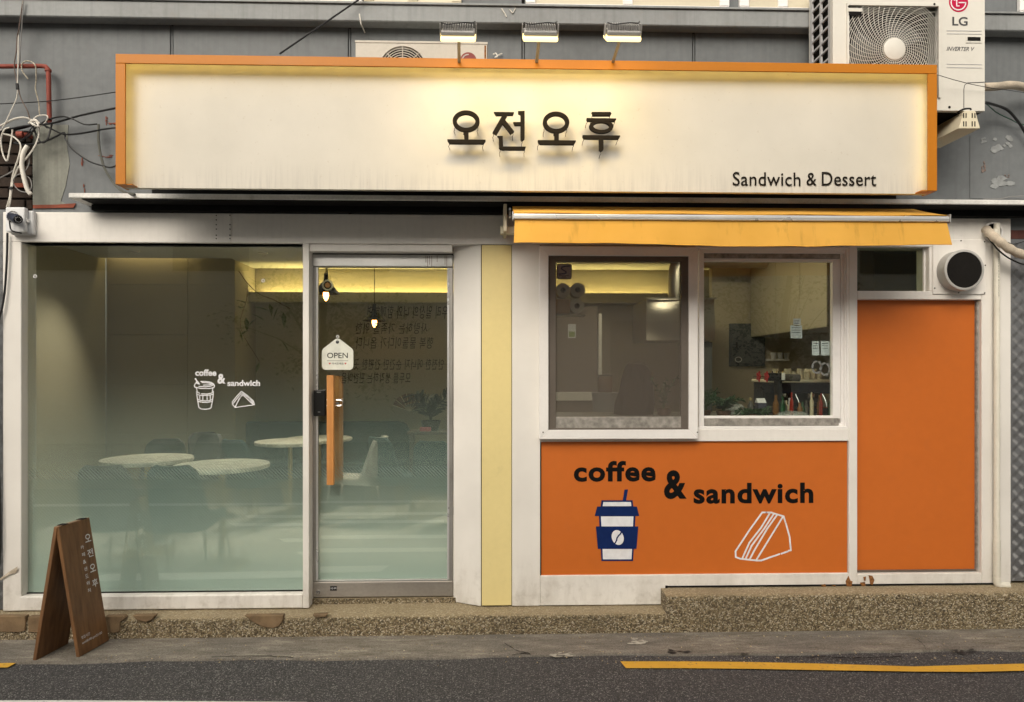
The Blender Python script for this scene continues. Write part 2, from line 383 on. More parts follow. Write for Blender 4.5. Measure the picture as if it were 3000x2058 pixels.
def aggregate(name, dark=1.0, sc=160.0):
    m, g, b = newmat(name); c = g.coord()
    v = g.new('TexVoronoi'); v.inputs['Scale'].default_value = sc; g.link(c, v.inputs['Vector'])
    sep = g.new('SeparateColor'); g.link(v.outputs['Color'], sep.inputs[0])
    k = dark
    st = g.ramp(sep.outputs[0], [(0.0, (0.06 * k, 0.043 * k, 0.022 * k)), (0.35, (0.21 * k, 0.155 * k, 0.08 * k)), (0.7, (0.36 * k, 0.285 * k, 0.165 * k)), (1.0, (0.60 * k, 0.53 * k, 0.40 * k))])
    gap = g.ramp(v.outputs['Distance'], [(0.35, (0, 0, 0)), (0.75, (1, 1, 1))])
    big = g.noise(c, 2.3, 6, 0.6)
    base = g.mix(g.math('MULTIPLY', gap, 0.6), st, (0.05 * k, 0.04 * k, 0.026 * k))
    base = g.mix(g.math('MULTIPLY', g.ramp(big, [(0.42, (0, 0, 0)), (0.7, (1, 1, 1))]), 0.35), base, (0.09, 0.072, 0.045))
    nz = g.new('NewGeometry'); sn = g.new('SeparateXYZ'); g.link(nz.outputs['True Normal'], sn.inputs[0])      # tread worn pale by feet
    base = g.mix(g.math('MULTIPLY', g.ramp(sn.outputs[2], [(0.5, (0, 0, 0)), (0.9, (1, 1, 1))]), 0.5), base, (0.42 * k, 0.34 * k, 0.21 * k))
    g.link(base, b.inputs['Base Color']); b.inputs['Roughness'].default_value = 0.75
    g.bump(g.math('MULTIPLY', v.outputs['Distance'], -1.0), 1.0, 0.012, b); return m
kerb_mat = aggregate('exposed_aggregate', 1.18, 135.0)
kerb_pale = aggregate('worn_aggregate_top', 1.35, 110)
def concrete():
    m, g, b = newmat('stained_concrete'); c = g.coord(); lines = g.noise(g.coord((1.6, 6, 1)), 2.6, 10, 0.75); fine = g.noise(c, 110, 6, 0.8); big = g.noise(c, 1.6, 5)
    base = g.ramp(lines, [(0.32, (0.10, 0.083, 0.058)), (0.52, (0.225, 0.20, 0.165)), (0.70, (0.42, 0.385, 0.31))])
    base = g.mix(g.math('MULTIPLY', g.ramp(big, [(0.4, (0, 0, 0)), (0.65, (1, 1, 1))]), 0.5), base, (0.125, 0.118, 0.112))
    base = g.mix(g.math('MULTIPLY', g.ramp(fine, [(0.48, (0, 0, 0)), (0.62, (1, 1, 1))]), 0.7), base, (0.05, 0.043, 0.035))
    base = g.mix(g.math('MULTIPLY', g.ramp(g.noise(c, 140, 2), [(0.64, (0, 0, 0)), (0.70, (1, 1, 1))]), 0.6), base, (0.42, 0.38, 0.31))
    g.link(base, b.inputs['Base Color']); b.inputs['Roughness'].default_value = 0.85; g.bump(g.math('ADD', fine, lines), 0.5, 0.01, b); return m
concrete = concrete()
def road_paint(name, col):
    m, g, b = newmat(name); c = g.coord(); n = g.noise(c, 45, 6, 0.7); n2 = g.noise(c, 5, 5)
    f = g.ramp(g.math('ADD', g.math('MULTIPLY', n, 0.75), g.math('MULTIPLY', n2, 0.25)), [(0.56, (0, 0, 0)), (0.66, (1, 1, 1))])
    base = g.mix(g.math('MULTIPLY', f, 0.75), g.ramp(n2, [(0.3, tuple(x * .82 for x in col)), (0.7, col)]), (0.08, 0.07, 0.06))
    g.link(base, b.inputs['Base Color']); b.inputs['Roughness'].default_value = 0.7; g.bump(n, 0.5, 0.006, b); return m
yellow_paint = road_paint('yellow_road_paint', (0.66, 0.37, 0.035)); white_paint = road_paint('white_road_paint', (0.7, 0.7, 0.68))
stone_tan = mat('tan_kerb_stone', (0.185, 0.125, 0.07), 0.85, var=0.28, scale=12, bump=0.35, bscale=50, dirt=0.35)
ground_mat = mat('far_ground', (0.12, 0.115, 0.11), 0.9, var=0.15, scale=0.5)
def film():
    # gradation privacy film: clear at the top, milky blue-green lower down, breaking up into fine slanted hatching between
    m = bpy.data.materials.new('gradation_film'); m.use_nodes = True; MATS['film'] = m; g = NG(m); m.node_tree.nodes.clear()
    tc = g.new('TexCoord'); sx = g.new('SeparateXYZ'); g.link(tc.outputs['Object'], sx.inputs[0])
    z0, z1 = P(600, 1700, 0.1).z, P(600, 1060, 0.1).z
    t = g.math('DIVIDE', g.math('SUBTRACT', sx.outputs[2], z0), z1 - z0, True)
    stripe = g.math('SINE', g.math('MULTIPLY', g.math('ADD', sx.outputs[0], sx.outputs[2]), 2 * math.pi / 0.021))
    cov = g.math('SUBTRACT', 1.0, t)
    mid = g.math('MULTIPLY', g.math('MULTIPLY', t, cov), 4.0)
    f = g.math('ADD', g.math('POWER', cov, 1.45), g.math('MULTIPLY', g.math('MULTIPLY', stripe, mid), 0.03), True)
    f = g.math('MULTIPLY', f, 0.96)
    tr = g.new('BsdfTransparent'); tr.inputs[0].default_value = (0.97, 0.98, 0.97, 1)
    df = g.new('BsdfDiffuse'); df.inputs[0].default_value = (0.52, 0.615, 0.60, 1)
    tl = g.new('BsdfTranslucent'); tl.inputs[0].default_value = (0.50, 0.55, 0.53, 1)
    m1 = g.new('MixShader'); m1.inputs[0].default_value = 0.12; g.link(df.outputs[0], m1.inputs[1]); g.link(tl.outputs[0], m1.inputs[2])
    m2 = g.new('MixShader'); g.link(f, m2.inputs[0]); g.link(tr.outputs[0], m2.inputs[1]); g.link(m1.outputs[0], m2.inputs[2])
    o = g.new('OutputMaterial'); g.link(m2.outputs[0], o.inputs[0]); return m
film = film()
def screen():
    m = bpy.data.materials.new('insect_screen_mesh'); m.use_nodes = True; MATS['screen'] = m; g = NG(m); m.node_tree.nodes.clear()
    tr = g.new('BsdfTransparent'); df = g.new('BsdfDiffuse'); df.inputs[0].default_value = (0.17, 0.148, 0.125, 1)
    mx = g.new('MixShader'); mx.inputs[0].default_value = 0.42; o = g.new('OutputMaterial')
    g.link(tr.outputs[0], mx.inputs[1]); g.link(df.outputs[0], mx.inputs[2]); g.link(mx.outputs[0], o.inputs[0]); return m
screen = screen()
def bagmat():
    m, g, b = newmat('clear_plastic_bag'); b.inputs['Base Color'].default_value = (0.5, 0.52, 0.5, 1); b.inputs['Roughness'].default_value = 0.25; b.inputs['Alpha'].default_value = 0.35; return m
bag_mat = bagmat()
def marble():
    m, g, b = newmat('white_marble'); c = g.coord(); n = g.noise(c, 7, 8, 0.7)
    g.link(g.ramp(n, [(0.40, (0.76, 0.74, 0.66)), (0.5, (0.46, 0.45, 0.40)), (0.56, (0.74, 0.72, 0.64))]), b.inputs['Base Color']); b.inputs['Roughness'].default_value = 0.3; return m
marble = marble()

# ------------------------------------------------------------------ lettering helpers
def text_data(body, offset=0.0, extrude=0.0, shear=0.0, space=1.0):
    c = bpy.data.curves.new('lettering', 'FONT'); c.body = body; c.offset = offset; c.extrude = extrude; c.shear = shear; c.space_character = space; c.resolution_u = 4
    o = bpy.data.objects.new('lettering', c); COL.objects.link(o)
    me = bpy.data.meshes.new_from_object(o.evaluated_get(bpy.context.evaluated_depsgraph_get()))
    vs = [tuple(v.co) for v in me.vertices]; fs = [tuple(p.vertices) for p in me.polygons]
    bpy.data.objects.remove(o); bpy.data.curves.remove(c); bpy.data.meshes.remove(me)
    return vs, fs
def text_on(body, O, ex, ey, nrm, thick=0.0, mirror=False, **k):
    """fit a line of text to the parallelogram O, O+ex, O+ey; nrm points at the reader"""
    vs, fs = text_data(body, extrude=0.5 if thick else 0.0, **k)
    xs = [v[0] for v in vs]; ys = [v[1] for v in vs]; x0, x1, y0, y1 = min(xs), max(xs), min(ys), max(ys)
    O, ex, ey, nrm = Vector(O), Vector(ex), Vector(ey), Vector(nrm)
    out = []
    for x, y, z in vs:
        u = (x - x0) / (x1 - x0); u = 1 - u if mirror else u
        out.append(O + ex * u + ey * ((y - y0) / max(y1 - y0, 1e-6)) + nrm * (z * thick))
    return MB().add(out, fs)
def text_px(body, x0, y0, x1, y1, Y, thick=0.0, **k):
    a, b, c, d = RX(x0, y0, x1, y1, Y)
    return text_on(body, (a, Y, c), (b - a, 0, 0), (0, 0, d - c), (0, -1, 0), thick, **k)
def stroke(mb, pts, wpx, Y, t=0.001, z=1.0, ox=0, oy=0):
    """flat polyline ribbon in the facade plane; pts in pixels"""
    q = [P(ox + a / z, oy + b / z, Y) for a, b in pts]; hw = wpx / z * (Y + D) / F / 2
    for i in range(len(q) - 1):
        d = q[i + 1] - q[i]; L = d.length
        if L < 1e-6: continue
        d /= L; n = Vector((-d.z, 0, d.x)) * hw; e = d * hw * 0.7
        a, b = q[i] - e, q[i + 1] + e
        mb.prism([(p.x, p.z) for p in (a + n, b + n, b - n, a - n)], Y - 1.5e-4 * (i % 4), Y + t)
    return mb

# ------------------------------------------------------------------ the setting: ground, road, kerb
ROAD_Y, STRIP_Y, KERB_Y = -5.0, G(1500, 1925).y, G(1500, 1862).y
struct('ground', MB().box(-90, 90, -90, 90, -0.3, -0.05), ground_mat)
def road_sheet():
    m = MB(); m.grid(lambda u, v: (-14 + 28 * u, ROAD_Y + (STRIP_Y - ROAD_Y) * v, 0.004 * math.sin(u * 40) * math.sin(v * 9) if v < 1 else 0.0), 60, 30)
    m.box(-14, 14, ROAD_Y, STRIP_Y, -0.045, -0.02); return m
struct('road', road_sheet(), asphalt)
def strip():
    m = MB(); n = 150; vs = []
    for i in range(n + 1):
        x = -14 + 28 * i / n; wob = 0.012 * math.sin(x * 3.1) + 0.008 * math.sin(x * 9.7 + 1)
        vs += [(x, STRIP_Y - 0.02 + wob, -0.03), (x, STRIP_Y - 0.012 + wob, 0.011), (x, STRIP_Y + 0.02 + wob, 0.013), (x, KERB_Y + 0.05, 0.006)]
    fs = [(i * 4 + k, (i + 1) * 4 + k, (i + 1) * 4 + k + 1, i * 4 + k + 1) for i in range(n) for k in range(3)]
    return m.add(vs, fs)
struct('pavement_strip', strip(), concrete, smooth=True)
def marking(name, pts, matl, z=0.008):
    m = MB(); n = len(pts) // 2
    vs = [G(a, b, z) for a, b in pts]
    m.add(vs, [tuple(range(len(pts)))]); return struct(name, m, matl)
marking('yellow_line_marking', [(1817, 1938), (2000, 1938), (2200, 1940), (2420, 1945), (2680, 1953), (2850, 1948), (3400, 1936), (3400, 1956), (2850, 1969), (2680, 1968), (2420, 1964), (2200, 1960), (2000, 1958), (1834, 1958)], yellow_paint)
marking('yellow_line_marking', [(-400, 1936), (56, 1938), (22, 1956), (-400, 1962)], yellow_paint)
marking('white_line_marking', [(-500, 2054), (200, 2052), (900, 2057), (900, 2110), (-500, 2110)], white_paint)
m = MB().add([(-14, -3.75, .009), (14, -3.75, .009), (14, -3.9, .009), (-14, -3.9, .009)], [(0, 1, 2, 3)]); struct('white_line_marking', m, white_paint)
for y0_, y1_, x0_, x1_ in ((-1.52, -1.66, -1.6, 6), (-2.0, -2.14, -1.9, 6), (-2.66, -2.80, -2.6, -.5), (-2.66, -2.80, .1, 6), (-3.05, -3.2, -2.6, 6)):
    struct('white_line_marking', MB().add([(x0_, y0_, .009), (x1_, y0_, .009), (x1_, y1_, .009), (x0_ - .1, y1_, .009)], [(0, 1, 2, 3)]), white_paint)
# exposed-aggregate kerb: low run on the left, a higher run on the right, rounded shoulders
KZ, KZ2 = G(900, 1803).z, 0.0
KZ = EYE + (HY - 1803) / F * (KERB_Y + D); KZ2 = EYE + (HY - 1750) / F * (KERB_Y + D)
XS = P(1952, 1800, KERB_Y).x
def kerb(x0, x1, h, yb, r=0.022, wob=0.006, n=120):
    m = MB(); prof = [(KERB_Y - 0.004, -0.02), (KERB_Y, h - r)] + [(KERB_Y + r - r * math.cos(a), h - r + r * math.sin(a)) for a in (0.4, 0.8, 1.2, 1.57)] + [(yb, h + 0.006)]
    k = len(prof); vs = []
    for i in range(n + 1):
        x = x0 + (x1 - x0) * i / n
        for j, (y, z) in enumerate(prof):
            q = wob * (math.sin(x * 13 + j) * 0.4 + math.sin(x * 37 + j * 2) * 0.3) if 0 < j < k - 1 else 0
            vs.append((x, y + q, z + q * 0.7))
    fs = [(i * k + j, (i + 1) * k + j, (i + 1) * k + j + 1, i * k + j + 1) for i in range(n) for j in range(k - 1)]
    fs += [tuple(range(k)), tuple(range(n * k + k - 1, n * k - 1, -1))]
    return m.add(vs, fs)
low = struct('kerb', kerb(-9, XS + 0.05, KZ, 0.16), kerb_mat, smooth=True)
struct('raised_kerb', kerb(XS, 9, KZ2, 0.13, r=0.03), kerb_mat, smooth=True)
def block(pts, dy=0.006):
    m = MB(); q = [P(a, b, KERB_Y - dy) for a, b in pts]
    m.prism([(p.x, p.z) for p in q], KERB_Y - dy - 0.004, KERB_Y + 0.03); return m
for pts in ([(-30, 1806), (74, 1806), (76, 1822), (74, 1848), (58, 1853), (-30, 1851)], [(82, 1808), (135, 1806), (170, 1807), (160, 1830), (175, 1850), (120, 1855), (84, 1852)],
            [(308, 1806), (362, 1805), (368, 1812), (352, 1824), (352, 1850), (335, 1856), (308, 1852)], [(388, 1804), (456, 1803), (446, 1816), (428, 1823), (402, 1818)],
            [(716, 1804), (830, 1803), (829, 1818), (818, 1834), (800, 1842), (768, 1836), (740, 1822)], [(915, 1802), (960, 1800), (955, 1808), (925, 1811)]):
    obj('stone_block', block(pts), stone_tan, low, bevel=0.003)
# a bit of old patching and litter on the strip
def splat(px, py, rx, ry, n, seed):
    rnd = random.Random(seed); return [(px + rx * math.cos(2 * math.pi * i / n) * rnd.uniform(.55, 1), py + ry * math.sin(2 * math.pi * i / n) * rnd.uniform(.55, 1)) for i in range(n)]
pale_patch = mat('pale_cement_smear', (0.38, 0.36, 0.31), 0.9, var=0.3, scale=40); tar = mat('tar_smear', (0.022, 0.021, 0.021), 0.6, var=0.3, scale=20)
for k, (px, py, rx, ry, mt) in enumerate(((1870, 1862 + 16, 36, 12, pale_patch), (1640, 1917, 40, 9, pale_patch), (1990, 1909, 36, 7, tar), (2825, 1908, 40, 7, tar), (2180, 1915, 12, 3, tar))):
    m = MB(); rq = random.Random(k + 50)
    for q in range(16):
        ww = rq.uniform(.12, .4); a_, b_ = rq.uniform(-.8, .8), rq.uniform(-.8, .8)
        m.add([G(c_, d_, 0.0152 + .0001 * q) for c_, d_ in splat(px + rx * a_, py + ry * b_, rx * ww, ry * ww * .8, 11, q + k * 20)], [tuple(range(11))])
    struct('pavement_stain', m, mt)
crack_mat = mat('open_crack', (0.012, 0.011, 0.010), 0.9, spec=0.05)
def crack(pts, wpx):
    m = MB(); rq = random.Random(len(pts)); q = [p for p in smooth_path([Vector((a, b, 0)) for a, b in pts], 6)]
    for i in range(len(q) - 1):
        a, b = q[i], q[i + 1]; w0 = wpx * rq.uniform(.4, 1); j0 = rq.uniform(-1.2, 1.2)
        m.add([G(a.x, a.y - w0 / 2, .0155), G(b.x, b.y - w0 / 2 + j0, .0155), G(b.x, b.y + w0 / 2 + j0, .0155), G(a.x, a.y + w0 / 2, .0155)], [(0, 1, 2, 3)])
    return m
for pts, wpx in (([(1478, 1884), (1500, 1898), (1518, 1908), (1548, 1913), (1556, 1923)], 2.2), ([(1500, 1919), (1530, 1915), (1554, 1917)], 1.8), ([(2300, 1926), (2420, 1925), (2500, 1928), (2640, 1924)], 2.5), ([(620, 1925), (760, 1922), (860, 1926)], 1.8), ([(2680, 1870), (2700, 1884), (2712, 1902), (2706, 1925)], 1.6)):
    struct('pavement_crack', crack(pts, wpx), crack_mat)
rnd = random.Random(3)
def pebble_mesh():
    m = MB()
    for k in range(420):
        px = rnd.uniform(-60, 3060); py = rnd.choice([rnd.gauss(1866, 3), rnd.uniform(1866, 1930), rnd.gauss(1932, 8)]); r = rnd.uniform(.002, .006)
        c = G(px, max(py, 1864), 0.012)
        vs = [c + Vector((r * math.cos(a) * rnd.uniform(.7, 1.3), r * math.sin(a) * rnd.uniform(.7, 1.3), 0)) for a in (0, 1.26, 2.5, 3.8, 5)] + [c + Vector((0, 0, r))]
        m.add(vs, [(i, (i + 1) % 5, 5) for i in range(5)])
    return m
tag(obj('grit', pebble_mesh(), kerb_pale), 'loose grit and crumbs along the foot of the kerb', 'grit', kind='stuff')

# ------------------------------------------------------------------ the cafe building
B = thing('cafe_building', 'grey building with a white framed cafe shopfront and orange panels', 'building', (0, 0.1, 0))
WALL = 0.03     # face of the upper grey sheet wall
LEDGE_Y = -0.17
ztop = 7.5
z_led = P(1500, 590, LEDGE_Y).z
zc0, zc1 = P(1500, 69, -0.06).z, P(1500, 20, -0.06).z
# upper wall as separate sheets with open seams
seams = [P(x, 100, WALL).x for x in (503, 1024, 1533, 2033)]
xs = [-8.0] + seams + [8.0]
up = obj('upper_wall', MB().box(-8, 8, WALL + 0.02, 0.30, 2.44, ztop), dark_void, B)
for a, b in zip(xs[:-1], xs[1:]):
    rx = b - 0.009; zl = P(60, 385, WALL).z
    if a > -8: m = MB().box(a + 0.009, rx, WALL, WALL + 0.018, z_led - 0.2, ztop)
    else: xq_ = P(95, 500, WALL).x; m = MB().prism([(-8, zl), (xq_, zl), (xq_, z_led - .2), (rx, z_led - .2), (rx, ztop), (-8, ztop)], WALL, WALL + .018)
    obj('wall_sheet', m, grey_wall, up, bevel=0.003)
for x in seams:
    obj('seam_channel', MB().box(x - 0.004, x + 0.004, WALL + 0.004, WALL + 0.0195, z_led, zc0), grey_wall, up)
obj('cornice', MB().box(-8, 8, -0.06, WALL - 0.002, zc0, zc1), grey_ledge, B, bevel=0.006)
obj('cornice_cap', MB().box(-8, 8, -0.072, WALL - 0.004, zc1 + 0.0005, zc1 + 0.012), grey_ledge, B)
# canopy: thin metal edge over a black soffit
xl = P(200, 585, LEDGE_Y).x
obj('canopy', MB().box(xl, 8, LEDGE_Y, WALL - 0.003, z_led, z_led + 0.03), canopy_metal, B, bevel=0.004)
obj('soffit', MB().box(xl + 0.07, 8, LEDGE_Y + 0.01, WALL - 0.004, z_led - 0.005, z_led - 0.0005), black_soffit, B)
zf1 = P(750, 626, 0).z
obj('soffit_back', MB().box(xl + 0.06, 8, -0.045, -0.002, zf1 + 0.004, z_led - 0.006), black_soffit, B)
# the patched sheet and the primer strip left of the sign
obj('patched_sheet', MB().pprism([(96, 368), (200, 366), (196, 430), (204, 480), (192, 545), (178, 590), (205, 604), (96, 606)], WALL - 0.004, WALL - 0.001), patched, B, label='grey green patched metal sheet beside the cable tangle')
obj('sheet', MB().pbox(96.5, 366.5, 340, 607, WALL - 0.0008, WALL - 0.0002), grey_wall, B)
obj('primer_strip', MB().pprism([(96, 601), (165, 600), (222, 596), (215, 609), (96, 611)], WALL - 0.010, WALL - 0.006), red_lead, B)
def cluster(px, py, rx, ry, n, seed, y):
    m = MB(); rq = random.Random(seed)
    for q in range(n):
        ww = rq.uniform(.15, .5); m.pprism(splat(px + rx * rq.uniform(-.8, .8), py + ry * rq.uniform(-.8, .8), max(rx * ww, 1.2), max(ry * ww, 1.2), 9, seed * 31 + q), y - .0001 * q, y + .002)
    return m
for k, (px, py, rx, ry) in enumerate(((312, 354, 3, 12), (326, 363, 13, 3), (239, 476, 5, 16), (246, 550, 3, 17), (310, 458, 22, 4))):
    obj('primer_patch', cluster(px, py, rx, ry, 7, k + 1, WALL - .005), red_lead, B)
# peeled paint on the right
obj('peeling_sheet', MB().pbox(2842, 400, 3100, 583, WALL - 0.004, WALL - 0.001), grey_wall, B)
flake = mat('peeled_paint_flakes', (0.25, 0.262, 0.265), 0.7, var=0.2, scale=30); under = mat('bare_rust_spot', (0.20, 0.15, 0.13), 0.8, var=0.3, scale=30)
for k, (px, py, rx, ry, mt) in enumerate(((2935, 422, 34, 26, flake), (2884, 412, 9, 10, flake), (2945, 536, 40, 20, flake), (2883, 490, 8, 18, under), (2950, 517, 8, 5, under))):
    obj('paint_flake', cluster(px, py, rx, ry, 12, 40 + k, WALL - .007), mt, B)
# recess with dark brick behind the cable tangle
rx0, rx1, rz0, rz1 = RX(-300, 385, 94, 612, WALL)
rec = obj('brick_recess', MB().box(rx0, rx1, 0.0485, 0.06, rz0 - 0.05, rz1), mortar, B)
def bricks(x0, x1, z0, z1, y, matl, parent, bw=0.19, bh=0.057, j=0.011):
    z = z0; row = 0
    base = {}
    while z < z1:
        x = x0 - (bw / 2 if row % 2 else 0)
        while x < x1:
            a, b = max(x, x0), min(x + bw, x1)
            if b - a > 0.02:
                dy = rnd.uniform(0, .006)
                obj('brick', MB().box(a, b, y - 0.02 + dy, y, z, min(z + bh, z1)), matl, parent, bevel=0.003)
            x += bw + j
        z += bh + j; row += 1
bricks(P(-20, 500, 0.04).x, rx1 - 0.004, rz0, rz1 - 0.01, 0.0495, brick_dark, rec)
obj('primer_bar', MB().pbox(42, 537, 74, 549, 0.012, 0.027), red_lead, B)

# white frame work (front face Y = 0)
def wpart(name, x0, y0, x1, y1, yf=0.0, yb=0.14, mt=None, **k):
    return obj(name, MB().pbox(x0, y0, x1, y1, yf, yb), mt or white, B, bevel=k.pop('bevel', 0.003), **k)
a0, _, zfb, zft = RX(8, 626, 1502, 713, 0)
xr = P(2962, 1000, 0).x
obj('fascia', MB().box(a0, xr, 0.0, 0.15, zfb, zft), white, B, bevel=0.003)
obj('fascia_strip', MB().box(P(633, 650, 0).x, P(677, 650, 0).x, -0.004, -0.0003, zfb + 0.004, zft - 0.004), white, B)
for px in (633 + 1, 674):
    for py in (632, 645, 659, 672, 690, 700):
        if rnd.random() < .8:
            p = P(px, py, -0.004); obj('screw', MB().disc(p.x, p.z, 0.0035, -0.0075, -0.0041, 8), dark_void, B)
zk = KZ + 0.008
def upto(name, x0, x1, ztop_, zbot, yf=0.0, yb=0.14, mt=None):
    return obj(name, MB().box(P(x0, 1200, yf).x, P(x1, 1200, yf).x, yf, yb, zbot, ztop_), mt or white_low, B, bevel=0.003)
GY, DY = 0.055, 0.10
upto('corner_pillar', 8, 62, zfb, zk)
# left window: head, sill, jamb, glass, film
zg0, zg1 = P(475, 1736, GY).z, P(475, 715, GY).z
obj('window_head', MB().box(P(62, 700, .02).x, P(888, 700, .02).x, 0.02, 0.14, zg1, zfb + 0.0), white, B, bevel=0.002)
sl = obj('window_sill', MB().box(P(58, 1750, 0).x, P(888, 1750, 0).x, -0.004, 0.14, zk, zg0), white_low, B, bevel=0.006)
upto('window_jamb', 60, 66, zg1, zg0, 0.03, 0.12)
xa, xb = P(64, 1200, GY).x, P(890, 1200, GY).x
wl = obj('shop_window', MB().box(xa, xb, GY, GY + 0.006, zg0 - 0.005, zg1 + 0.005), clear, B, label='large fixed shop window with a frosted lower half')
obj('frosted_film', MB().add([(xa, GY + .0085, zg0 - .003), (xb, GY + .0085, zg0 - .003), (xb, GY + .0085, zg1 + .003), (xa, GY + .0085, zg1 + .003)], [(0, 1, 2, 3)]), film, wl)
obj('bottom_gasket', MB().box(xa, xb, GY - 0.006, GY - 0.001, zg0 + 0.0005, zg0 + 0.008), black_pl, wl)
# mullion between window and door, its foot flaring back to the door plane
q0, q1, q2 = P(887, 1200, 0).x, P(905, 1200, 0).x, P(915, 1200, DY - .02).x
m = MB(); zt = zfb
m.add([(q0, 0, zk), (q1, 0, zk), (q2, DY - .02, zk), (q2, .14, zk), (q0, .14, zk), (q0, 0, zt), (q1, 0, zt), (q2, DY - .02, zt), (q2, .14, zt), (q0, .14, zt)],
      [(4, 3, 2, 1, 0), (5, 6, 7, 8, 9)] + [(i, (i + 1) % 5, (i + 1) % 5 + 5, i + 5) for i in range(5)])
obj('mullion', m, white_low, B, bevel=0.002)
# door
zdh = P(1120, 737, 0.01).z
obj('door_head', MB().box(q1, P(1325, 720, .01).x, 0.012, 0.14, zdh, zfb), white, B, bevel=0.003)
d0, d1 = P(917, 1200, DY).x, P(1327, 1200, DY).x
zd0, zd1 = P(1120, 1748, DY).z, P(1120, 742, DY).z
dr = thing('door', None, None, (0, 0, 0)); attach(dr, B)
def dpart(name, mb, mt, **k): return obj(name, mb, mt, dr, **k)
zrh = P(1120, 784, DY).z
dpart('transom_rail', MB().box(d0, d1, DY - 0.02, DY + 0.05, zrh + .002, zd1 - 0.012), aluminium, bevel=0.004)
dpart('head_gap', MB().box(d0, d1, DY - 0.005, DY + 0.05, zd1 - 0.011, zdh + 0.03), dark_void)
zr0 = P(1120, 1703, DY).z
dpart('bottom_rail', MB().box(d0, d1, DY - 0.012, DY + 0.04, zd0, zr0), brown_metal, bevel=0.004)
dpart('bottom_trim', MB().box(d0 + .02, d1 - .012, DY - 0.006, DY + 0.03, zr0 + .0005, zr0 + 0.010), aluminium, bevel=0.002)
dpart('stile', MB().box(d0, P(930, 1200, DY).x, DY - 0.01, DY + 0.04, zr0 + .001, zrh), door_metal, bevel=0.003)
dpart('stile', MB().box(P(1313, 1200, DY).x, d1, DY - 0.01, DY + 0.04, zr0 + .001, zrh), door_metal, bevel=0.003)
dpart('stile_edge', MB().box(P(926, 1200, DY - .013).x, P(932, 1200, DY - .013).x, DY - 0.014, DY - 0.0105, zr0 + .01, zrh - .002), bar_metal)
dpart('stile_edge', MB().box(P(1310, 1200, DY - .013).x, P(1316, 1200, DY - .013).x, DY - 0.014, DY - 0.0105, zr0 + .01, zrh - .002), bar_metal)
ga, gb = P(930.5, 1200, DY).x, P(1312.5, 1200, DY).x
gd = dpart('door_glass', MB().box(ga, gb, DY + .008, DY + .016, zr0 + .0105, zrh - .0005), clear)
obj('door_film', MB().add([(ga, DY + .0195, zr0 + .0105), (gb, DY + .0195, zr0 + .0105), (gb, DY + .0195, zrh - .0005), (ga, DY + .0195, zrh - .0005)], [(0, 1, 2, 3)]), film, dr)
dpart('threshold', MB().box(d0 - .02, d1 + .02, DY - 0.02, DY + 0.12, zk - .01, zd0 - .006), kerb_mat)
# handle, lock
hx0, hx1, hz0, hz1 = RX(957, 1100, 977, 1422, 0.03)
hd = dpart('handle', MB().box(hx0, hx1, 0.03, 0.062, hz0, hz1), handle_wood, bevel=0.002)
obj('inner_bar', MB().box(hx0 + .012, hx1 + .026, DY + .06, DY + .09, hz0 + .01, hz1 - .005), handle_wood, dr, bevel=0.002)
p = P(993, 1181, 0.075); m = MB()
m.tube([(hx0 - .01, p.y, p.z + .018)] + [(p.x + .005 + .018 * math.cos(a), p.y, p.z + .018 * math.sin(a)) for a in [1.57 - i * 0.35 for i in range(10)]] + [(hx0 - .01, p.y, p.z - .018)], 0.005, 8)
obj('handle_bracket', m, chrome, dr, smooth=True)
obj('bracket_bar', MB().box(hx1 - .004, p.x + .004, p.y - .01, p.y - .002, p.z - .007, p.z + .004), chrome, dr)
lk = dpart('lock', MB().pbox(918, 1143, 953, 1220, DY - 0.045, DY - .0145), black_pl, bevel=0.006, seg=2)
obj('lock_mark', MB().pbox(928, 1148.5, 940, 1150.5, DY - .0464, DY - .0455), aluminium, dr)
obj('lock_badge', MB().pbox(931, 1207, 938, 1208.5, DY - .0464, DY - .0455), aluminium, dr)
pk = P(932, 1736, DY - .014); ring = dpart('keyhole', MB().ring(pk.x, pk.z, .014, .007, DY - .022, DY - .0125, 20), chrome, smooth=True)
dpart('door_sticker', MB().pbox(967, 1718, 987, 1731, DY - .0136, DY - .0125), black_print)
dpart('sticker_text', MB().add(*[(lambda t: (t.v, t.f))(text_px('바퀴', 969, 1721, 985, 1728, DY - .0141))][0]), white_print)
# rust drips on the transom rail
drip = mat('rust_drip', (0.17, 0.12, 0.08), 0.8, var=0.3, scale=40)
for px, y1 in ((1247, 770), (1252, 782), (1258, 776), (1264, 782), (1280, 768), (1303, 776), (1308, 781)):
    dpart('rust_streak', MB().pbox(px, 750, px + 1.6, y1, DY - .0208, DY - .0202), drip)
# splayed white panel right of the door, yellow strip, white panel
xw = P(1410, 1200, 0).x
m = MB(); a = [(d1 + .004, DY - .012), (xw - .002, 0), (xw - .002, .14), (d1 + .004, .14)]
m.add([(x, y, zk) for x, y in a] + [(x, y, zfb) for x, y in a], [(3, 2, 1, 0), (4, 5, 6, 7)] + [(i, (i + 1) % 4, (i + 1) % 4 + 4, i + 4) for i in range(4)])
obj('splayed_panel', m, white_low, B, bevel=0.002)
xy = P(1500, 1200, 0).x; x3 = P(1583, 1200, 0).x
obj('backing_board', MB().box(xw - .003, P(1586, 1200, 0).x, 0.012, 0.14, zk, zfb - .0005), dark_void, B)
obj('yellow_panel', MB().box(xw + .003, xy - .003, -.001, .011, zk + .004, zfb - .004), yellow_panel, B, bevel=0.002)
obj('white_panel', MB().box(xy, x3 - .001, -.0012, .0115, zk, zfb - .0005), white_low, B, bevel=0.002)
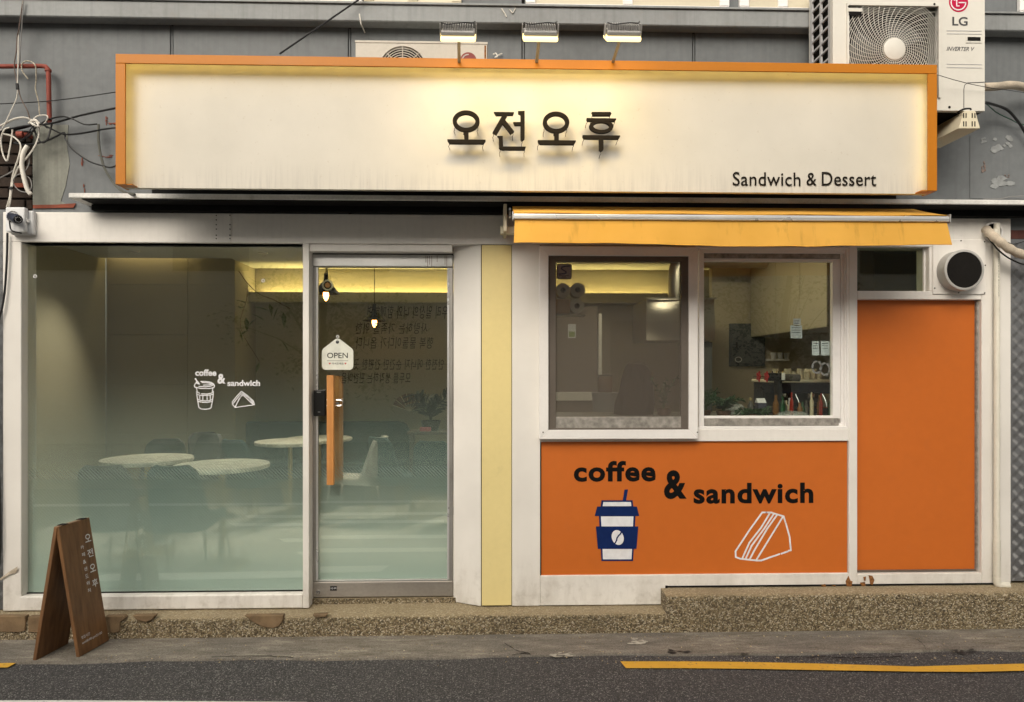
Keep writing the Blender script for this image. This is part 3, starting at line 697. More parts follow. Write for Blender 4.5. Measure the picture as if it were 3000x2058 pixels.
# below the serving window: orange panel with sill pieces
xe = P(2487, 1200, 0).x; xp = P(2512, 1200, 0).x
zo0, zo1 = P(2030, 1684, 0).z, P(2030, 1294, 0).z; zwin = P(2030, 1258, 0).z
obj('window_apron', MB().box(x3, xe, 0.0, 0.13, zo1, zwin), white, B, bevel=0.003)
xst = P(1950, 1740, 0).x
zk2 = KZ2 + 0.012
m = MB(); a = [(x3, zk), (xst, zk), (xst, zk2), (xe, zk2), (xe, zo0), (x3, zo0)]; m.prism(a, 0.0, 0.12)
obj('base_panel', m, white_low, B, bevel=0.003)
obj('step_gasket', MB().box(xst - .002, xst + .012, -.003, .01, zk + .002, zk2 + .006), black_pl, B)
obj('step_gasket', MB().box(xst, xr - .1, -.003, .01, zk2 - .006, zk2 + .004), black_pl, B)
OY = 0.016
op = obj('orange_panel', MB().box(x3 + .003, xe - .003, OY, .1, zo0 - .001, zo1 + .001), orange_panel, B, label='orange panel printed with coffee and sandwich')
post = obj('post', MB().box(xe + .0005, xp, 0.0, 0.14, zk2, zfb), white_low, B, bevel=0.003)
# right bay: orange panel recessed, transom window, frame
RY = 0.05
xq = P(2876, 1200, 0).x
zr1 = P(2690, 878, 0).z; zrb = P(2690, 1681, 0).z
obj('bay_sill', MB().box(xp + .0005, xq, 0.0, 0.13, zk2, zrb), white_low, B, bevel=0.003)
obj('bay_pillar', MB().box(xq + .0005, xr, 0.0, 0.14, zk2, zfb), white_low, B, bevel=0.003)
obj('orange_bay_panel', MB().box(xp, xq, RY, .12, zrb - .01, zr1 + .01), orange_panel, B, label='tall plain orange panel under the round vent')
obj('bay_trim', MB().box(P(2858, 1200, RY - .01).x, P(2866, 1200, RY - .01).x, RY - .02, RY - .001, zrb + .001, zr1 - .002), dusty_pvc, B)
obj('bay_trim', MB().box(xp + .001, P(2858, 1200, RY - .01).x - .001, RY - .02, RY - .001, zrb + .001, zrb + .012), brown_pvc, B)
zt0, zt1 = P(2620, 853, 0).z, P(2620, 716, 0).z; xtq = P(2722, 800, 0).x
obj('bay_rail', MB().box(xp + .0005, xq, 0.0, 0.13, zr1, zt0), white, B, bevel=0.003)
obj('vent_backing', MB().box(xtq, xq, 0.0, 0.13, zt0 + .0005, zfb - .0005), white, B, bevel=0.003)
tw = obj('transom_window', MB().box(xp, xtq, .05, .056, zt0, zfb), clear_small, B, label='small dark transom window left of the round vent')
obj('transom_frame', MB().box(P(2708, 800, .03).x, P(2713, 800, .03).x, .035, .049, zt0 + .001, zfb - .002), white_pvc, tw)
# rust where the post meets the kerb
rust = mat('orange_rust', (0.22, 0.095, 0.03), 0.9, var=0.5, scale=60)
for pts in ([(2478, 1704), (2486, 1688), (2492, 1702), (2498, 1704), (2494, 1722), (2482, 1724)], [(2520, 1708), (2534, 1706), (2536, 1716), (2526, 1720)], [(2545, 1686), (2556, 1688), (2562, 1700), (2556, 1716), (2550, 1712), (2548, 1698)], [(2530, 1692), (2537, 1690), (2536, 1702), (2532, 1702)], [(2406, 1714), (2418, 1712), (2420, 1720), (2408, 1721)], [(2436, 1715), (2448, 1715), (2446, 1721)], [(2760, 1719), (2770, 1717), (2772, 1722)]):
    obj('rust_patch', MB().pprism(pts, -.0045, -.001), rust, post)
# serving window: fixed outer frame, left sash with screen, right sash
def frame_mb(x0, y0, x1, y1, w, yf, yb, wb=None):
    a, b, c, d = RX(x0, y0, x1, y1, yf); k = w * (yf + D) / F; kb = (wb or w) * (yf + D) / F; m = []
    q = [(a, c), (b, c), (b, d), (a, d)]; i = [(a + k, c + kb), (b - k, c + kb), (b - k, d - k), (a + k, d - k)]
    for j in range(4):
        n = (j + 1) % 4; m.append(MB().prism([q[j], q[n], i[n], i[j]], yf, yb))
    return m, (a + k, b - k, c + kb, d - k)
sw = thing('serving_window', None, None, (0, 0, 0)); attach(sw, B)
def sframe(name, x0, y0, x1, y1, w, yf, yb, mt, wb=None, bevel=0.002):
    ms, inner = frame_mb(x0, y0, x1, y1, w, yf, yb, wb)
    for mm in ms: obj(name, mm, mt, sw, bevel=bevel)
    return inner
sframe('outer_frame', 1583, 722, 2487, 1258, 7, 0.004, 0.13, white_pvc)
sframe('screen_frame', 1580, 723, 2045, 1287, 27, -0.045, -0.002, white_pvc)
sframe('inner_sash', 1606, 744, 2018, 1262, 23, -0.028, 0.008, brown_pvc, wb=8)
obj('sash_sill', MB().pbox(1612, 1222, 2014, 1256, -0.024, 0.006), dusty_pvc, sw, bevel=0.003)
ia, ib, ic, id_ = RX(1628, 770, 2012, 1224, 0.0)
obj('insect_screen', MB().add([(ia, -.012, ic), (ib, -.012, ic), (ib, -.012, id_), (ia, -.012, id_)], [(0, 1, 2, 3)]), screen, sw)
obj('window_pane', MB().box(ia, ib, 0.002, 0.008, ic, id_), clear, sw)
sframe('outer_sash', 2047, 727, 2490, 1266, 16, 0.012, 0.05, white_pvc)
sframe('outer_sash_step', 2047, 744, 2475, 1252, 12, 0.024, 0.06, white_pvc)
obj('sash_head', MB().pbox(2060, 735, 2462, 757, 0.02, 0.05), dusty_pvc, sw, bevel=0.002)
obj('sash_sill', MB().pbox(2060, 1226, 2458, 1248, 0.018, 0.05), dusty_pvc, sw, bevel=0.003)
sframe('pane_frame', 2052, 758, 2466, 1228, 9, 0.032, 0.07, white_pvc)
obj('pane_stile', MB().pbox(2440, 764, 2462, 1222, 0.030, 0.068), white_pvc, sw, bevel=0.002)
ja, jb, jc, jd = RX(2056, 768, 2440, 1220, 0.05)
obj('window_pane', MB().box(ja, jb, 0.05, 0.056, jc, jd), clear, sw)
for px, py in ((1591, 1267), (2043, 1267)):
    p = P(px, py, -0.045); obj('screw', MB().disc(p.x, p.z, .004, -.0485, -.0455, 8), dark_void, sw)
# side walls beside the shopfront: checker plate on both sides, brick above
cp = obj('checker_plate', MB().box(xr + .002, 8, 0.02, 0.14, KZ2 + .02, P(2980, 703, 0.02).z), mat('checker_plate_steel', (0.21, 0.215, 0.225), 0.42, 0.6, var=0.12, scale=5), B)
lug_mat = mat('checker_lug_steel', (0.235, 0.235, 0.235), 0.4, 0.7, var=0.15, scale=8)
def lugs(x0, x1, z0, z1, y):
    m = MB(); s = 0.040; row = 0; z = z0
    while z < z1:
        x = x0 + (s if row % 2 else 0) - s
        col = 0
        while x < x1 + s:
            for sg, dx in ((1, 0), (-1, s)):
                for k in range(5):
                    cx = x + dx + (k - 2) * 0.0072 * .7; cz = z + sg * (k - 2) * -0.0072 * .7
                    if x0 + .006 < cx < x1 and z0 + .01 < cz < z1 - .01:
                        ux, uz = .7 * .016, sg * .7 * .016; nx, nz = -uz * .12, ux * .12
                        m.add([(cx - ux, y, cz - uz), (cx + nx, y, cz + nz), (cx + ux, y, cz + uz), (cx - nx, y, cz - nz), (cx, y - .0022, cz)], [(0, 1, 4), (1, 2, 4), (2, 3, 4), (3, 0, 4)])
            x += 2 * s
        z += s; row += 1
    return m
obj('tread_lugs', lugs(xr + .002, xr + 0.55, KZ2 + .02, P(2980, 703, 0.02).z, 0.0195), lug_mat, B, kind='stuff')
bk = obj('brick_side', MB().box(xr + .002, 8, 0.045, 0.14, P(2980, 703, 0.02).z + .001, z_led - .02), mortar, B)
bricks(xr + .004, xr + 0.5, P(2980, 703, 0.02).z + .006, z_led - .03, 0.046, brick_red, bk)
obj('side_wall', MB().box(-8, a0 - .002, 0.03, 0.14, zk, zft + .02), mat('dark_side_sheet', (0.16, 0.165, 0.17), 0.4, 0.6, var=0.2, scale=8), B)
obj('tread_lugs', lugs(a0 - .5, a0 - .002, zk + .02, zft - .1, 0.0295), lug_mat, B, kind='stuff')
# upper-storey windows: only their sills show
for x0, x1, mt in ((776, 1062, white_pvc), (1066, 1352, mat('cream_upper_frame', (0.62, 0.56, 0.42), 0.5, var=0.06)), (1540, 2136, white_pvc), (2166, 2420, white_pvc), (2985, 3400, white_pvc)):
    xa_, xb_, _, _ = RX(x0, 0, x1, 20, WALL - .02)
    wn = thing('upper_window', None, None, (0, 0, 0)); attach(wn, B)
    zz = zc1 + .006
    for (p0, p1, s0, s1) in ((xa_, xb_, zz, zz + .05), (xa_, xb_, zz + 1.15, zz + 1.2), (xa_, xa_ + .06, zz + .0505, zz + 1.149), (xb_ - .06, xb_, zz + .0505, zz + 1.149), ((xa_ + xb_) / 2 - .03, (xa_ + xb_) / 2 + .03, zz + .0505, zz + 1.149)):
        obj('window_frame', MB().box(p0, p1, WALL - .03, WALL - .001, s0, s1), mt, wn, bevel=.004)
    obj('window_pane', MB().box(xa_ + .05, xb_ - .05, WALL - .012, WALL - .006, zz + .04, zz + 1.16), mat('obscured_pane', (0.55, 0.5, 0.38), 0.3, var=0.06) if 'obscured_pane' not in MATS else MATS['obscured_pane'], wn)
# roof and sides close the building
obj('roof_slab', MB().box(-8, 8, 0.31, 6.0, ztop - .3, ztop), grey_wall, B)

# ------------------------------------------------------------------ prints on the orange panel
Z, OX_, OY_ = 1.973, 1500, 1250
def pr(pts): return [(OX_ + a / Z, OY_ + b / Z) for a, b in pts]
def dprint(name, pts, lay, mt, parent=op):
    y = OY - .0006 * lay; return obj(name, MB().pprism(pr(pts), y - .0004, y), mt, parent)
obj('word_coffee', text_px('coffee', 1681, 1351, 1921, 1412, OY - .001, offset=0.034, space=1.10), black_print, op)
obj('ampersand', text_px('&', 1945, 1378, 2012, 1463, OY - .001, offset=0.036), black_print, op)
obj('word_sandwich', text_px('sandwich', 2032, 1415, 2383, 1476, OY - .001, offset=0.034, space=1.10), black_print, op)
dprint('cup_straw', [(650, 365), (671, 364), (660, 427), (640, 427)], 1, blue_print)
dprint('cup_cap', [(517, 427), (697, 427), (702, 464), (512, 464)], 1, blue_print)
dprint('cup_cap_fill', [(528, 437), (687, 437), (690, 461), (524, 461)], 3, white_print)
dprint('cup_lid', [(492, 463), (722, 463), (736, 518), (478, 518)], 2, blue_print)
dprint('cup_body', [(502, 517), (714, 517), (700, 778), (517, 778)], 1, blue_print)
dprint('cup_body_fill', [(514, 520), (702, 520), (691, 768), (526, 768)], 3, white_print)
dprint('cup_sleeve', [(485, 578), (730, 578), (720, 708), (496, 708)], 5, blue_print)
bean = [(611 + 34 * math.cos(a) * math.cos(.35) - 44 * math.sin(a) * math.sin(-.35), 642 + 34 * math.cos(a) * math.sin(-.35) * -1 * -1 + 44 * math.sin(a) * math.cos(.35)) for a in [i * math.pi / 12 for i in range(24)]]
dprint('bean_print', bean, 7, white_print)
obj('bean_crease', stroke(MB(), [(632, 608), (628, 620), (616, 632), (607, 645), (604, 660), (596, 674), (590, 680)], 8, OY - .0052, .0004, Z, OX_, OY_), blue_print, op)
sw_lines = [[(1470, 497), (1447, 497), (1372, 600), (1292, 722), (1293, 755), (1320, 765), (1415, 775), (1440, 775), (1546, 738)], [(1557, 736), (1594, 723)], [(1600, 718), (1612, 716), (1605, 640), (1583, 560)],
            [(1470, 497), (1500, 498), (1570, 520), (1580, 552)], [(1490, 502), (1440, 585), (1372, 672), (1330, 765)], [(1513, 506), (1462, 585), (1385, 690), (1350, 766)], [(1532, 512), (1476, 590), (1400, 718), (1374, 768)], [(1566, 522), (1412, 772)]]
m = MB()
for L in sw_lines: stroke(m, L, 9.5, OY - .001, .0006, Z, OX_, OY_)
obj('sandwich_print', m, white_print, op)
# white decal on the shop window
Z2, OX2, OY2 = 8.938, 540, 1060
DYW = GY - .0012
obj('word_coffee', text_px('coffee', 572, 1083, 634, 1102, DYW, offset=0.03), white_print, wl)
obj('ampersand', text_px('&', 637, 1096, 661, 1125, DYW, offset=0.035), white_print, wl)
obj('word_sandwich', text_px('sandwich', 666, 1114, 762, 1132, DYW, offset=0.03), white_print, wl)
cup = [[(280, 450), (345, 520), (395, 590)], [(395, 590), (330, 575), (300, 440)], [(430, 520), (560, 520), (700, 545), (770, 590), (790, 640), (775, 680), (640, 710), (430, 700), (275, 670), (262, 630), (300, 560), (340, 545)],
       [(380, 650), (560, 660), (700, 640), (770, 605)], [(500, 615), (640, 610), (740, 590)], [(460, 545), (620, 560), (720, 580)], [(320, 700), (340, 780)], [(745, 705), (735, 780)], [(320, 780), (330, 900), (350, 1010), (380, 1200), (440, 1240), (550, 1250), (660, 1235), (705, 1200), (735, 1030), (755, 880), (760, 780)],
       [(320, 795), (400, 830)], [(450, 845), (600, 850), (700, 830), (760, 795)], [(335, 860), (430, 885), (560, 885), (680, 875), (755, 850)], [(350, 985), (450, 1025), (560, 1030), (660, 1025), (735, 990)], [(365, 1040), (440, 1060)], [(470, 1065), (600, 1070), (725, 1045)],
       [(400, 885), (405, 970)], [(485, 890), (485, 1000)], [(595, 890), (597, 1000)], [(675, 880), (680, 1000)]]
m = MB()
for L in cup: stroke(m, L, 24, DYW, .0006, Z2, OX2, OY2)
obj('cup_decal', m, white_print, wl)
snd = [[(1495, 780), (1640, 880), (1810, 1030), (1835, 1130), (1560, 1170), (1330, 1200), (1270, 1130), (1255, 1060), (1380, 900), (1495, 780)], [(1490, 830), (1280, 1095)], [(1510, 860), (1330, 1180)], [(1530, 880), (1440, 960), (1340, 1180)], [(1530, 850), (1700, 960), (1800, 1090)], [(1530, 870), (1660, 990), (1800, 1120)], [(1520, 820), (1680, 930), (1800, 1050)]]
m = MB()
for L in snd: stroke(m, L, 24, DYW, .0006, Z2, OX2, OY2)
obj('sandwich_decal', m, white_print, wl)
# hooks stuck to the panes
for px, py in ((103, 810), (771, 823)):
    p = P(px, py, GY - .002)
    hk = obj('suction_hook', MB().ring(p.x, p.z, .012, .005, GY - .004, GY - .0008, 14).tube([(p.x, GY - .006, p.z), (p.x, GY - .012, p.z - .012), (p.x, GY - .02, p.z - .008)], .002, 6), bar_metal, wl)

# ------------------------------------------------------------------ sign board
SP, SF = -0.43, -0.50          # white sheet, front of the orange lip
sx0, sx1 = P(338, 350, SF).x, P(2746, 370, SF).x
sz1 = P(1542, 174, SF).z; szl = P(1542, 201, SF).z; sz0 = P(1542, 550, SF).z
lw = 28 * (SF + D) / F
S = thing('sign_board', 'long white cafe sign board with orange frame over the shopfront', 'sign', (0, SP, sz0))
obj('frame_top', MB().box(sx0, sx1, SF, SF + .010, szl, sz1), orange_frame, S, bevel=.002)
obj('frame_top_return', MB().box(sx0, sx1, SF + .0105, SP + .05, sz1 - .012, sz1 - .001), orange_frame, S)
for a, b, q in ((sx0, sx0 + lw, sx0), (sx1 - lw, sx1, sx1 - .004)):
    obj('frame_side', MB().box(a, b, SF, SF + .010, sz0, szl - .0005), orange_frame, S, bevel=.002)
obj('frame_side_return', MB().box(sx0, sx0 + .010, SF + .0105, SP + .05, sz0, sz1 - .0125), orange_frame, S)
obj('frame_side_return', MB().box(sx1 - .010, sx1, SF + .0105, SP + .05, sz0, sz1 - .0125), orange_frame, S)
# orange feet of the side frames, seen from below
obj('frame_foot', MB().box(sx0 + .0105, sx0 + lw + .03, SF + .0105, SP - .002, sz0, sz0 + .006), orange_frame, S)
obj('frame_foot', MB().box(sx1 - lw - .03, sx1 - .0105, SF + .0105, SP - .002, sz0, sz0 + .006), orange_frame, S)
pn = obj('sheet', MB().box(sx0 + .011, sx1 - .011, SP, SP + .03, sz0 + .0005, sz1 - .013), sign_white, S)
lining = flat('cream_lining', (0.72, 0.66, 0.50))
obj('lining', MB().box(sx0 + .0105, sx0 + .0125, SF + .0105, SP - .0005, sz0 + .0065, sz1 - .013), lining, S); obj('lining', MB().box(sx1 - .0125, sx1 - .0105, SF + .0105, SP - .0005, sz0 + .0065, sz1 - .013), lining, S)
obj('lining', MB().box(sx0 + .013, sx1 - .013, SF + .0105, SP - .0005, sz1 - .0150, sz1 - .0125), lining, S)
obj('lip_lining', MB().box(sx0 + .013, sx1 - .013, SF + .0102, SF + .0115, szl + .004, sz1 - .0152), lining, S)
for a_, b_ in ((sx0 + .013, sx0 + lw - .002), (sx1 - lw + .002, sx1 - .013)): obj('lip_lining', MB().box(a_, b_, SF + .0102, SF + .0115, sz0 + .0066, szl + .003), lining, S)
obj('gap_shade_board', MB().box(sx0 + .02, sx1 - .02, -.15, -.14, z_led + .0305, sz0 + .35), black_soffit, S)  # black sheet standing in for the shade in the gap above the canopy
# LED modules tucked behind the lip
obj('led_strip', MB().box(sx0 + .03, sx1 - .03, SF + .014, SF + .018, sz1 - .0205, sz1 - .0155), emit('sign_led_strip', (1.0, 0.74, 0.24), 5.0), S)
for q in (sx0 + .0135, sx1 - .0165): obj('led_strip', MB().box(q, q + .003, SF + .014, SF + .018, sz0 + .03, sz1 - .04), MATS['sign_led_strip'], S)
k = 0; x = sx0 + .10
while x < sx1 - .06:
    obj('led_module', MB().box(x - .012, x + .012, SP - .052, SP - .042, sz1 - .026, sz1 - .0155), led_on, S); x += .135
for q in (sx0 + .018, sx1 - .018):
    z = sz0 + .10
    while z < sz1 - .1:
        obj('led_module', MB().box(q - .004, q + .004, SP - .052, SP - .042, z - .012, z + .012), led_on, S); z += .135
# the four big syllables stand off the sheet on pins
LY = SP - 0.075; ZS, OXS = 2.2775, 1200
def lp(pts): return [(OXS + a / ZS, b / ZS) for a, b in pts]
def lring(cx, cy, rx, ry, ix, iy):
    c = P(OXS + cx / ZS, cy / ZS, LY); k = (LY + D) / F / ZS
    return MB().ring(c.x, c.z, (rx * k, ry * k), (ix * k, iy * k), LY, LY + .02, 40)
def letter(name, parts, pins):
    e = None; m = MB()
    for i, q in enumerate(parts):
        if isinstance(q, MB): m.add(q.v, q.f)
        else: m.pprism(lp(q), LY - .0006 * (i + 1), LY + .02 - .0004 * i)
    e = obj(name, m, letter_dark, S)
    for a, b in pins:
        p = P(OXS + a / ZS, b / ZS, LY); obj('pin', MB().tube([(p.x, LY + .01, p.z), (p.x, LY + .01, p.z - .014), (p.x - .004, LY + .012, p.z - .018), (p.x, SP + .001, p.z - .018)], .0015, 5), letter_dark, e)
def seg_poly(a, b, wd):
    d = Vector((b[0] - a[0], b[1] - a[1])); d.normalize(); n = Vector((-d.y, d.x)) * wd / 2
    return [(a[0] + n.x, a[1] + n.y), (b[0] + n.x, b[1] + n.y), (b[0] - n.x, b[1] - n.y), (a[0] - n.x, a[1] - n.y)]
def bar(x0, x1, y0, y1, c=14): return [(x0, y0), (x1, y0 + 3), (x1, y0 + 10), (x1 - c, y1 + 2), (x0 + c, y1), (x0, y0 + 10)]
def stub(x, y0, y1, wd): return [(x - wd * .6, y0), (x + wd * .5, y0), (x + wd * .5, y1), (x - wd * .4, y1), (x - wd * .4, y0 + 16), (x - wd * .6, y0 + 10)]
letter('syllable', [lring(377, 808, 90, 71, 62, 45), stub(377, 882, 936, 32), bar(252, 507, 930, 958)], [(300, 850), (455, 850), (264, 950), (490, 955)])
letter('syllable', [[(562, 748), (697, 749), (690, 768), (576, 770)], seg_poly((640, 762), (566, 893), 30), seg_poly((618, 800), (686, 886), 30), [(692, 815), (742, 815), (742, 836), (700, 836)],
                    [(724, 742), (768, 740), (768, 925), (750, 941), (740, 930), (740, 765), (724, 755)], [(585, 908), (622, 908), (624, 978), (776, 979), (768, 1000), (616, 1000), (596, 988), (596, 920)]], [(560, 890), (690, 885), (752, 935), (604, 995), (768, 995)])
letter('syllable', [lring(978, 816, 89, 71, 61, 45), stub(980, 888, 942, 32), bar(856, 1110, 935, 963)], [(898, 858), (1050, 860), (860, 950), (1095, 958)])
letter('syllable', [[(1216, 748), (1340, 748), (1348, 758), (1340, 772), (1224, 772)], bar(1182, 1379, 788, 808, 8), lring(1280, 843, 81, 46, 54, 25), bar(1155, 1405, 902, 926, 10), [(1264, 926), (1294, 926), (1294, 998), (1280, 1012), (1266, 1000)]], [(1218, 770), (1335, 770), (1185, 800), (1370, 802), (1163, 918), (1392, 918), (1278, 1008)])
obj('word_sandwich', text_px('Sandwich', 2147, 505, 2345, 545, SP - .004, thick=.003, offset=0.0, space=1.04), letter_dark, S)
obj('ampersand', text_px('&', 2363, 507, 2392, 544, SP - .004, thick=.003, offset=0.0), letter_dark, S)
obj('word_dessert', text_px('Dessert', 2408, 505, 2567, 545, SP - .004, thick=.003, offset=0.0, space=1.04), letter_dark, S)
for x in (-1.8, -.9, .9, 1.4):
    obj('bracket', MB().box(x, x + .04, SP + .031, WALL - .005, sz0 + .12, sz0 + .16), dark_void, S)

# three flood lamps on arms over the sign
def flood(px_arm, px_head, label):
    a = P(px_arm, 174, -0.46); HYL = -0.84
    h = P(px_head, 104, HYL)
    L = thing('flood_lamp', label, 'lamp', a, 'flood lamps over the sign board')
    lamp_grey = MATS.get('lamp_grey') or mat('lamp_grey', (0.42, 0.41, 0.40), 0.45, 0.3, var=0.06)
    W = .082
    ar = obj('arm', MB().tube([(a.x, a.y, a.z - .03), (h.x, h.y + .045, h.z + .008)], .0085, 10), MATS.get('lamp_arm') or mat('lamp_arm', (0.30, 0.26, 0.19), 0.4, var=0.05), L, smooth=True)
    # housing tilted towards the sign
    def tilt(m, ang=R(34)):
        c, s = math.cos(ang), math.sin(ang); out = []
        for x, y, z in m.v:
            out.append((h.x + x, h.y + y * c - z * s, h.z + y * s + z * c))
        m.v = out; return m
    obj('housing', tilt(MB().box(-W, W, -.055, .055, .002, .026)), lamp_grey, L, bevel=.006, seg=2)
    for i in range(13):
        x = -W + .012 + i * (2 * W - .024) / 12
        obj('fin', tilt(MB().box(x - .0018, x + .0018, -.045, .045, .0265, .05)), lamp_grey, L)
    obj('diffuser', tilt(MB().box(-W - .004, W + .004, -.060, .060, -.022, .0015)), flood_on, L, bevel=.008, seg=2)
    obj('end_clip', tilt(MB().box(-W - .007, -W - .0045, -.03, .03, -.004, .05)), lamp_grey, L)
    obj('end_clip', tilt(MB().box(W + .0045, W + .007, -.03, .03, -.004, .05)), lamp_grey, L)
    c1 = [(-W, -.02, .058), (-.05, -.03, .052), (-.01, -.03, .056), (.03, -.03, .06), (.07, -.01, .056), (W, .02, .06)]
    t = MB().tube(smooth_path(c1), .003, 6); obj('lead', tilt(t), cable_black, L, smooth=True)
    ld = bpy.data.lights.new('flood_light', 'AREA'); ld.shape = 'RECTANGLE'; ld.size = .15; ld.size_y = .09; ld.energy = 0.95; ld.color = (1.0, .74, .32); ld.spread = R(150)
    lo = bpy.data.objects.new('flood_light', ld); COL.objects.link(lo); lo.parent = L; lo.matrix_parent_inverse = Matrix.Translation(-a)
    lo.location = (h.x, h.y + .022, h.z - .036)
    tgt = Vector((h.x, SP, h.z - .55)); lo.rotation_euler = (tgt - Vector(lo.location)).to_track_quat('-Z', 'Y').to_euler()
flood(1345, 1343, 'lit flood lamp on an arm in front of the small old air conditioner')
flood(1571, 1582, 'lit middle flood lamp on an arm between two other lamps')
flood(1793, 1823, 'lit flood lamp on an arm over the plain wall toward the big air conditioner')

# ------------------------------------------------------------------ air conditioners
AF, AB = -0.375, -0.075
ax0, ax1 = P(2440, 200, AF).x, P(2885, 200, AF).x; az0 = P(2820, 325, AF).z; az1 = az0 + .86
A = thing('air_conditioner', 'large cream outdoor air conditioner unit beside the sign board corner', 'air conditioner', ((ax0 + ax1) / 2, (AF + AB) / 2, az0))
gx0, gx1 = P(2482, 60, AF).x, P(2750, 60, AF).x; gz1 = P(2615, 14, AF).z; gz0 = az0 + .07
# casing with the grille opening left free
for nm, q in (('casing_left', (ax0, gx0, az0, az1)), ('casing_right', (gx1, ax1, az0, az1)), ('casing_top', (gx0, gx1, gz1, az1)), ('casing_bottom', (gx0, gx1, az0, gz0))):
    obj(nm, MB().box(q[0], q[1], AF, AF + .03, q[2], q[3]), ac_white, A)
obj('casing_back', MB().box(ax0 + .004, ax1, AB - .02, AB, az0 + .003, az1 - .003), ac_white, A)
obj('casing_roof', MB().box(ax0, ax1, AF + .0305, AB - .0205, az1 - .02, az1), ac_white, A)
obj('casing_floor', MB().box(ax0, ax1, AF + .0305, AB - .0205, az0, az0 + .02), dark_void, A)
obj('casing_side', MB().box(ax1 - .01, ax1 - .001, AF + .0305, AB - .0205, az0 + .0205, az1 - .0205), ac_white, A)
# left flank: slatted opening
obj('coil', MB().box(ax0 + .02, ax0 + .03, AF + .031, AB - .021, az0 + .021, az1 - .021), dark_void, A)
ys = [AF + .0305, AF + .055, (AF + AB) / 2 - .008, (AF + AB) / 2 + .008, AB - .045, AB - .0205]
for a, b in ((ys[0], ys[1]), (ys[2], ys[3]), (ys[4], ys[5])):
    obj('side_rail', MB().box(ax0, ax0 + .012, a, b, az0 + .0205, az1 - .0205), ac_side, A)
z = az0 + .06
while z < az1 - .05:
    for a, b in ((ys[1], ys[2]), (ys[3], ys[4])):
        obj('side_slat', MB().box(ax0 + .001, ax0 + .011, a + .0005, b - .0005, z, z + .012), ac_side, A)
    z += .062
hc = P(2618, 146, AF); hx, hz = hc.x, hc.z
obj('fan_cavity', MB().box(gx0, gx1, AF + .10, AF + .11, gz0, gz1), dark_void, A)
# fan blades behind the grille
for k in range(3):
    a0_ = k * 2.094 + .4; m = MB()
    m.grid(lambda u, v: (hx + (.05 + .17 * v) * math.cos(a0_ + u * (.9 + .3 * v)), AF + .055 + .03 * u, hz + (.05 + .17 * v) * math.sin(a0_ + u * (.9 + .3 * v))), 8, 4)
    obj('fan_blade', m, mat('fan_blade_grey', (0.09, 0.09, 0.09), 0.5) if 'fan_blade_grey' not in MATS else MATS['fan_blade_grey'], A, smooth=True)
def inside(x, z): return gx0 + .004 < x < gx1 - .004 and gz0 + .004 < z < gz1 - .004
g = MB()
for i in range(20):
    r = .066 + i * .0122; n = 96; run = []
    for j in range(n + 1):
        a = 2 * math.pi * j / n; x, z = hx + r * math.cos(a), hz + r * math.sin(a)
        if inside(x, z): run.append((x, AF - .004, z))
        if (not inside(x, z) or j == n) and run:
            if len(run) > 2: g.tube(run, .0017, 4, False)
            run = []
for i in range(44):
    run = []
    for j in range(14):
        r = .062 + j * .02; a = 2 * math.pi * i / 44 - r * 2.6; x, z = hx + r * math.cos(a), hz + r * math.sin(a)
        if inside(x, z): run.append((x, AF - .0055, z))
    if len(run) > 2: g.tube(run, .0016, 4, False)
obj('fan_grille', g, ac_white, A, kind='stuff')
ms = [MB().box(gx0 - .006, gx0 + .006, AF - .012, AF + .0, gz0, gz1), MB().box(gx1 - .006, gx1 + .006, AF - .012, AF, gz0, gz1), MB().box(gx0 + .0065, gx1 - .0065, AF - .012, AF, gz1 - .012, gz1)]
for mm in ms: obj('grille_rim', mm, ac_white, A)
obj('hub_cap', MB().lathe([(.062, AF - .002), (.062, AF - .010), (.055, AF - .013), (.001, AF - .014)], (hx, 0, hz), 36, 'y'), ac_white, A, smooth=True)
for q in ((2487, 20), (2737, 13)):
    p = P(*q, AF - .012); obj('grille_screw', MB().disc(p.x, p.z, .006, AF - .0145, AF - .0125, 10), dark_void, A)
obj('grille_tab', MB().pbox(2485, 24, 2526, 34, AF - .016, AF - .0125), ac_white, A); obj('grille_slot', MB().pbox(2487, 35, 2524, 46, AF - .014, AF - .0125), dark_void, A)
def acb(x0, y0, x1, y1, y=AF - .003, yb=None): return MB().pbox(x0, y0, x1, y1, y, yb or AF - .0003)
lc = P(2808, 8, AF); lr = 29 * (AF + D) / F
obj('logo_disc', MB().disc(lc.x, lc.z, lr, AF - .0012, AF - .0002, 36), pink_print, A)
lm = MB()
arc = [(2808 + 21.5 * math.cos(a), 8 + 21.5 * math.sin(a)) for a in [R(d) for d in range(-60 + 60, 271, 15)]]
stroke(lm, arc, 3.2, AF - .0022, .0008); stroke(lm, [(2829.5, 8), (2810, 8)], 3.2, AF - .0022, .0008); stroke(lm, [(2803, -4), (2803, 18), (2810, 18)], 3.0, AF - .0022, .0008)
obj('logo_face', lm, white_print, A)
e = P(2796, 0, AF); obj('logo_eye', MB().disc(e.x, e.z, .006, AF - .0022, AF - .0013, 12), white_print, A)
obj('brand_letters', text_px('LG', 2790, 50, 2835, 76, AF - .0012, offset=0.02), grey_print, A)
obj('model_letters', text_px('INVERTER V', 2773, 138, 2855, 150, AF - .0012, offset=0.012, shear=.35), grey_print, A)
for y in (90, 99, 188, 198): obj('casing_groove', acb(2774, y, 2876, y + 1.3, AF - .0022), ac_side, A)
obj('handle_recess', acb(2831, 106, 2877, 126, AF - .004), ac_white, A, bevel=.001); obj('handle_slot', acb(2835, 109, 2873, 120, AF - .0055, AF - .0042), dark_void, A)
ln = MB(); stroke(ln, [(2888, 241), (2835, 243), (2826, 250), (2824, 262), (2824, 318)], 1.6, AF - .0018, .0012); obj('valve_cover_seam', ln, grey_print, A)
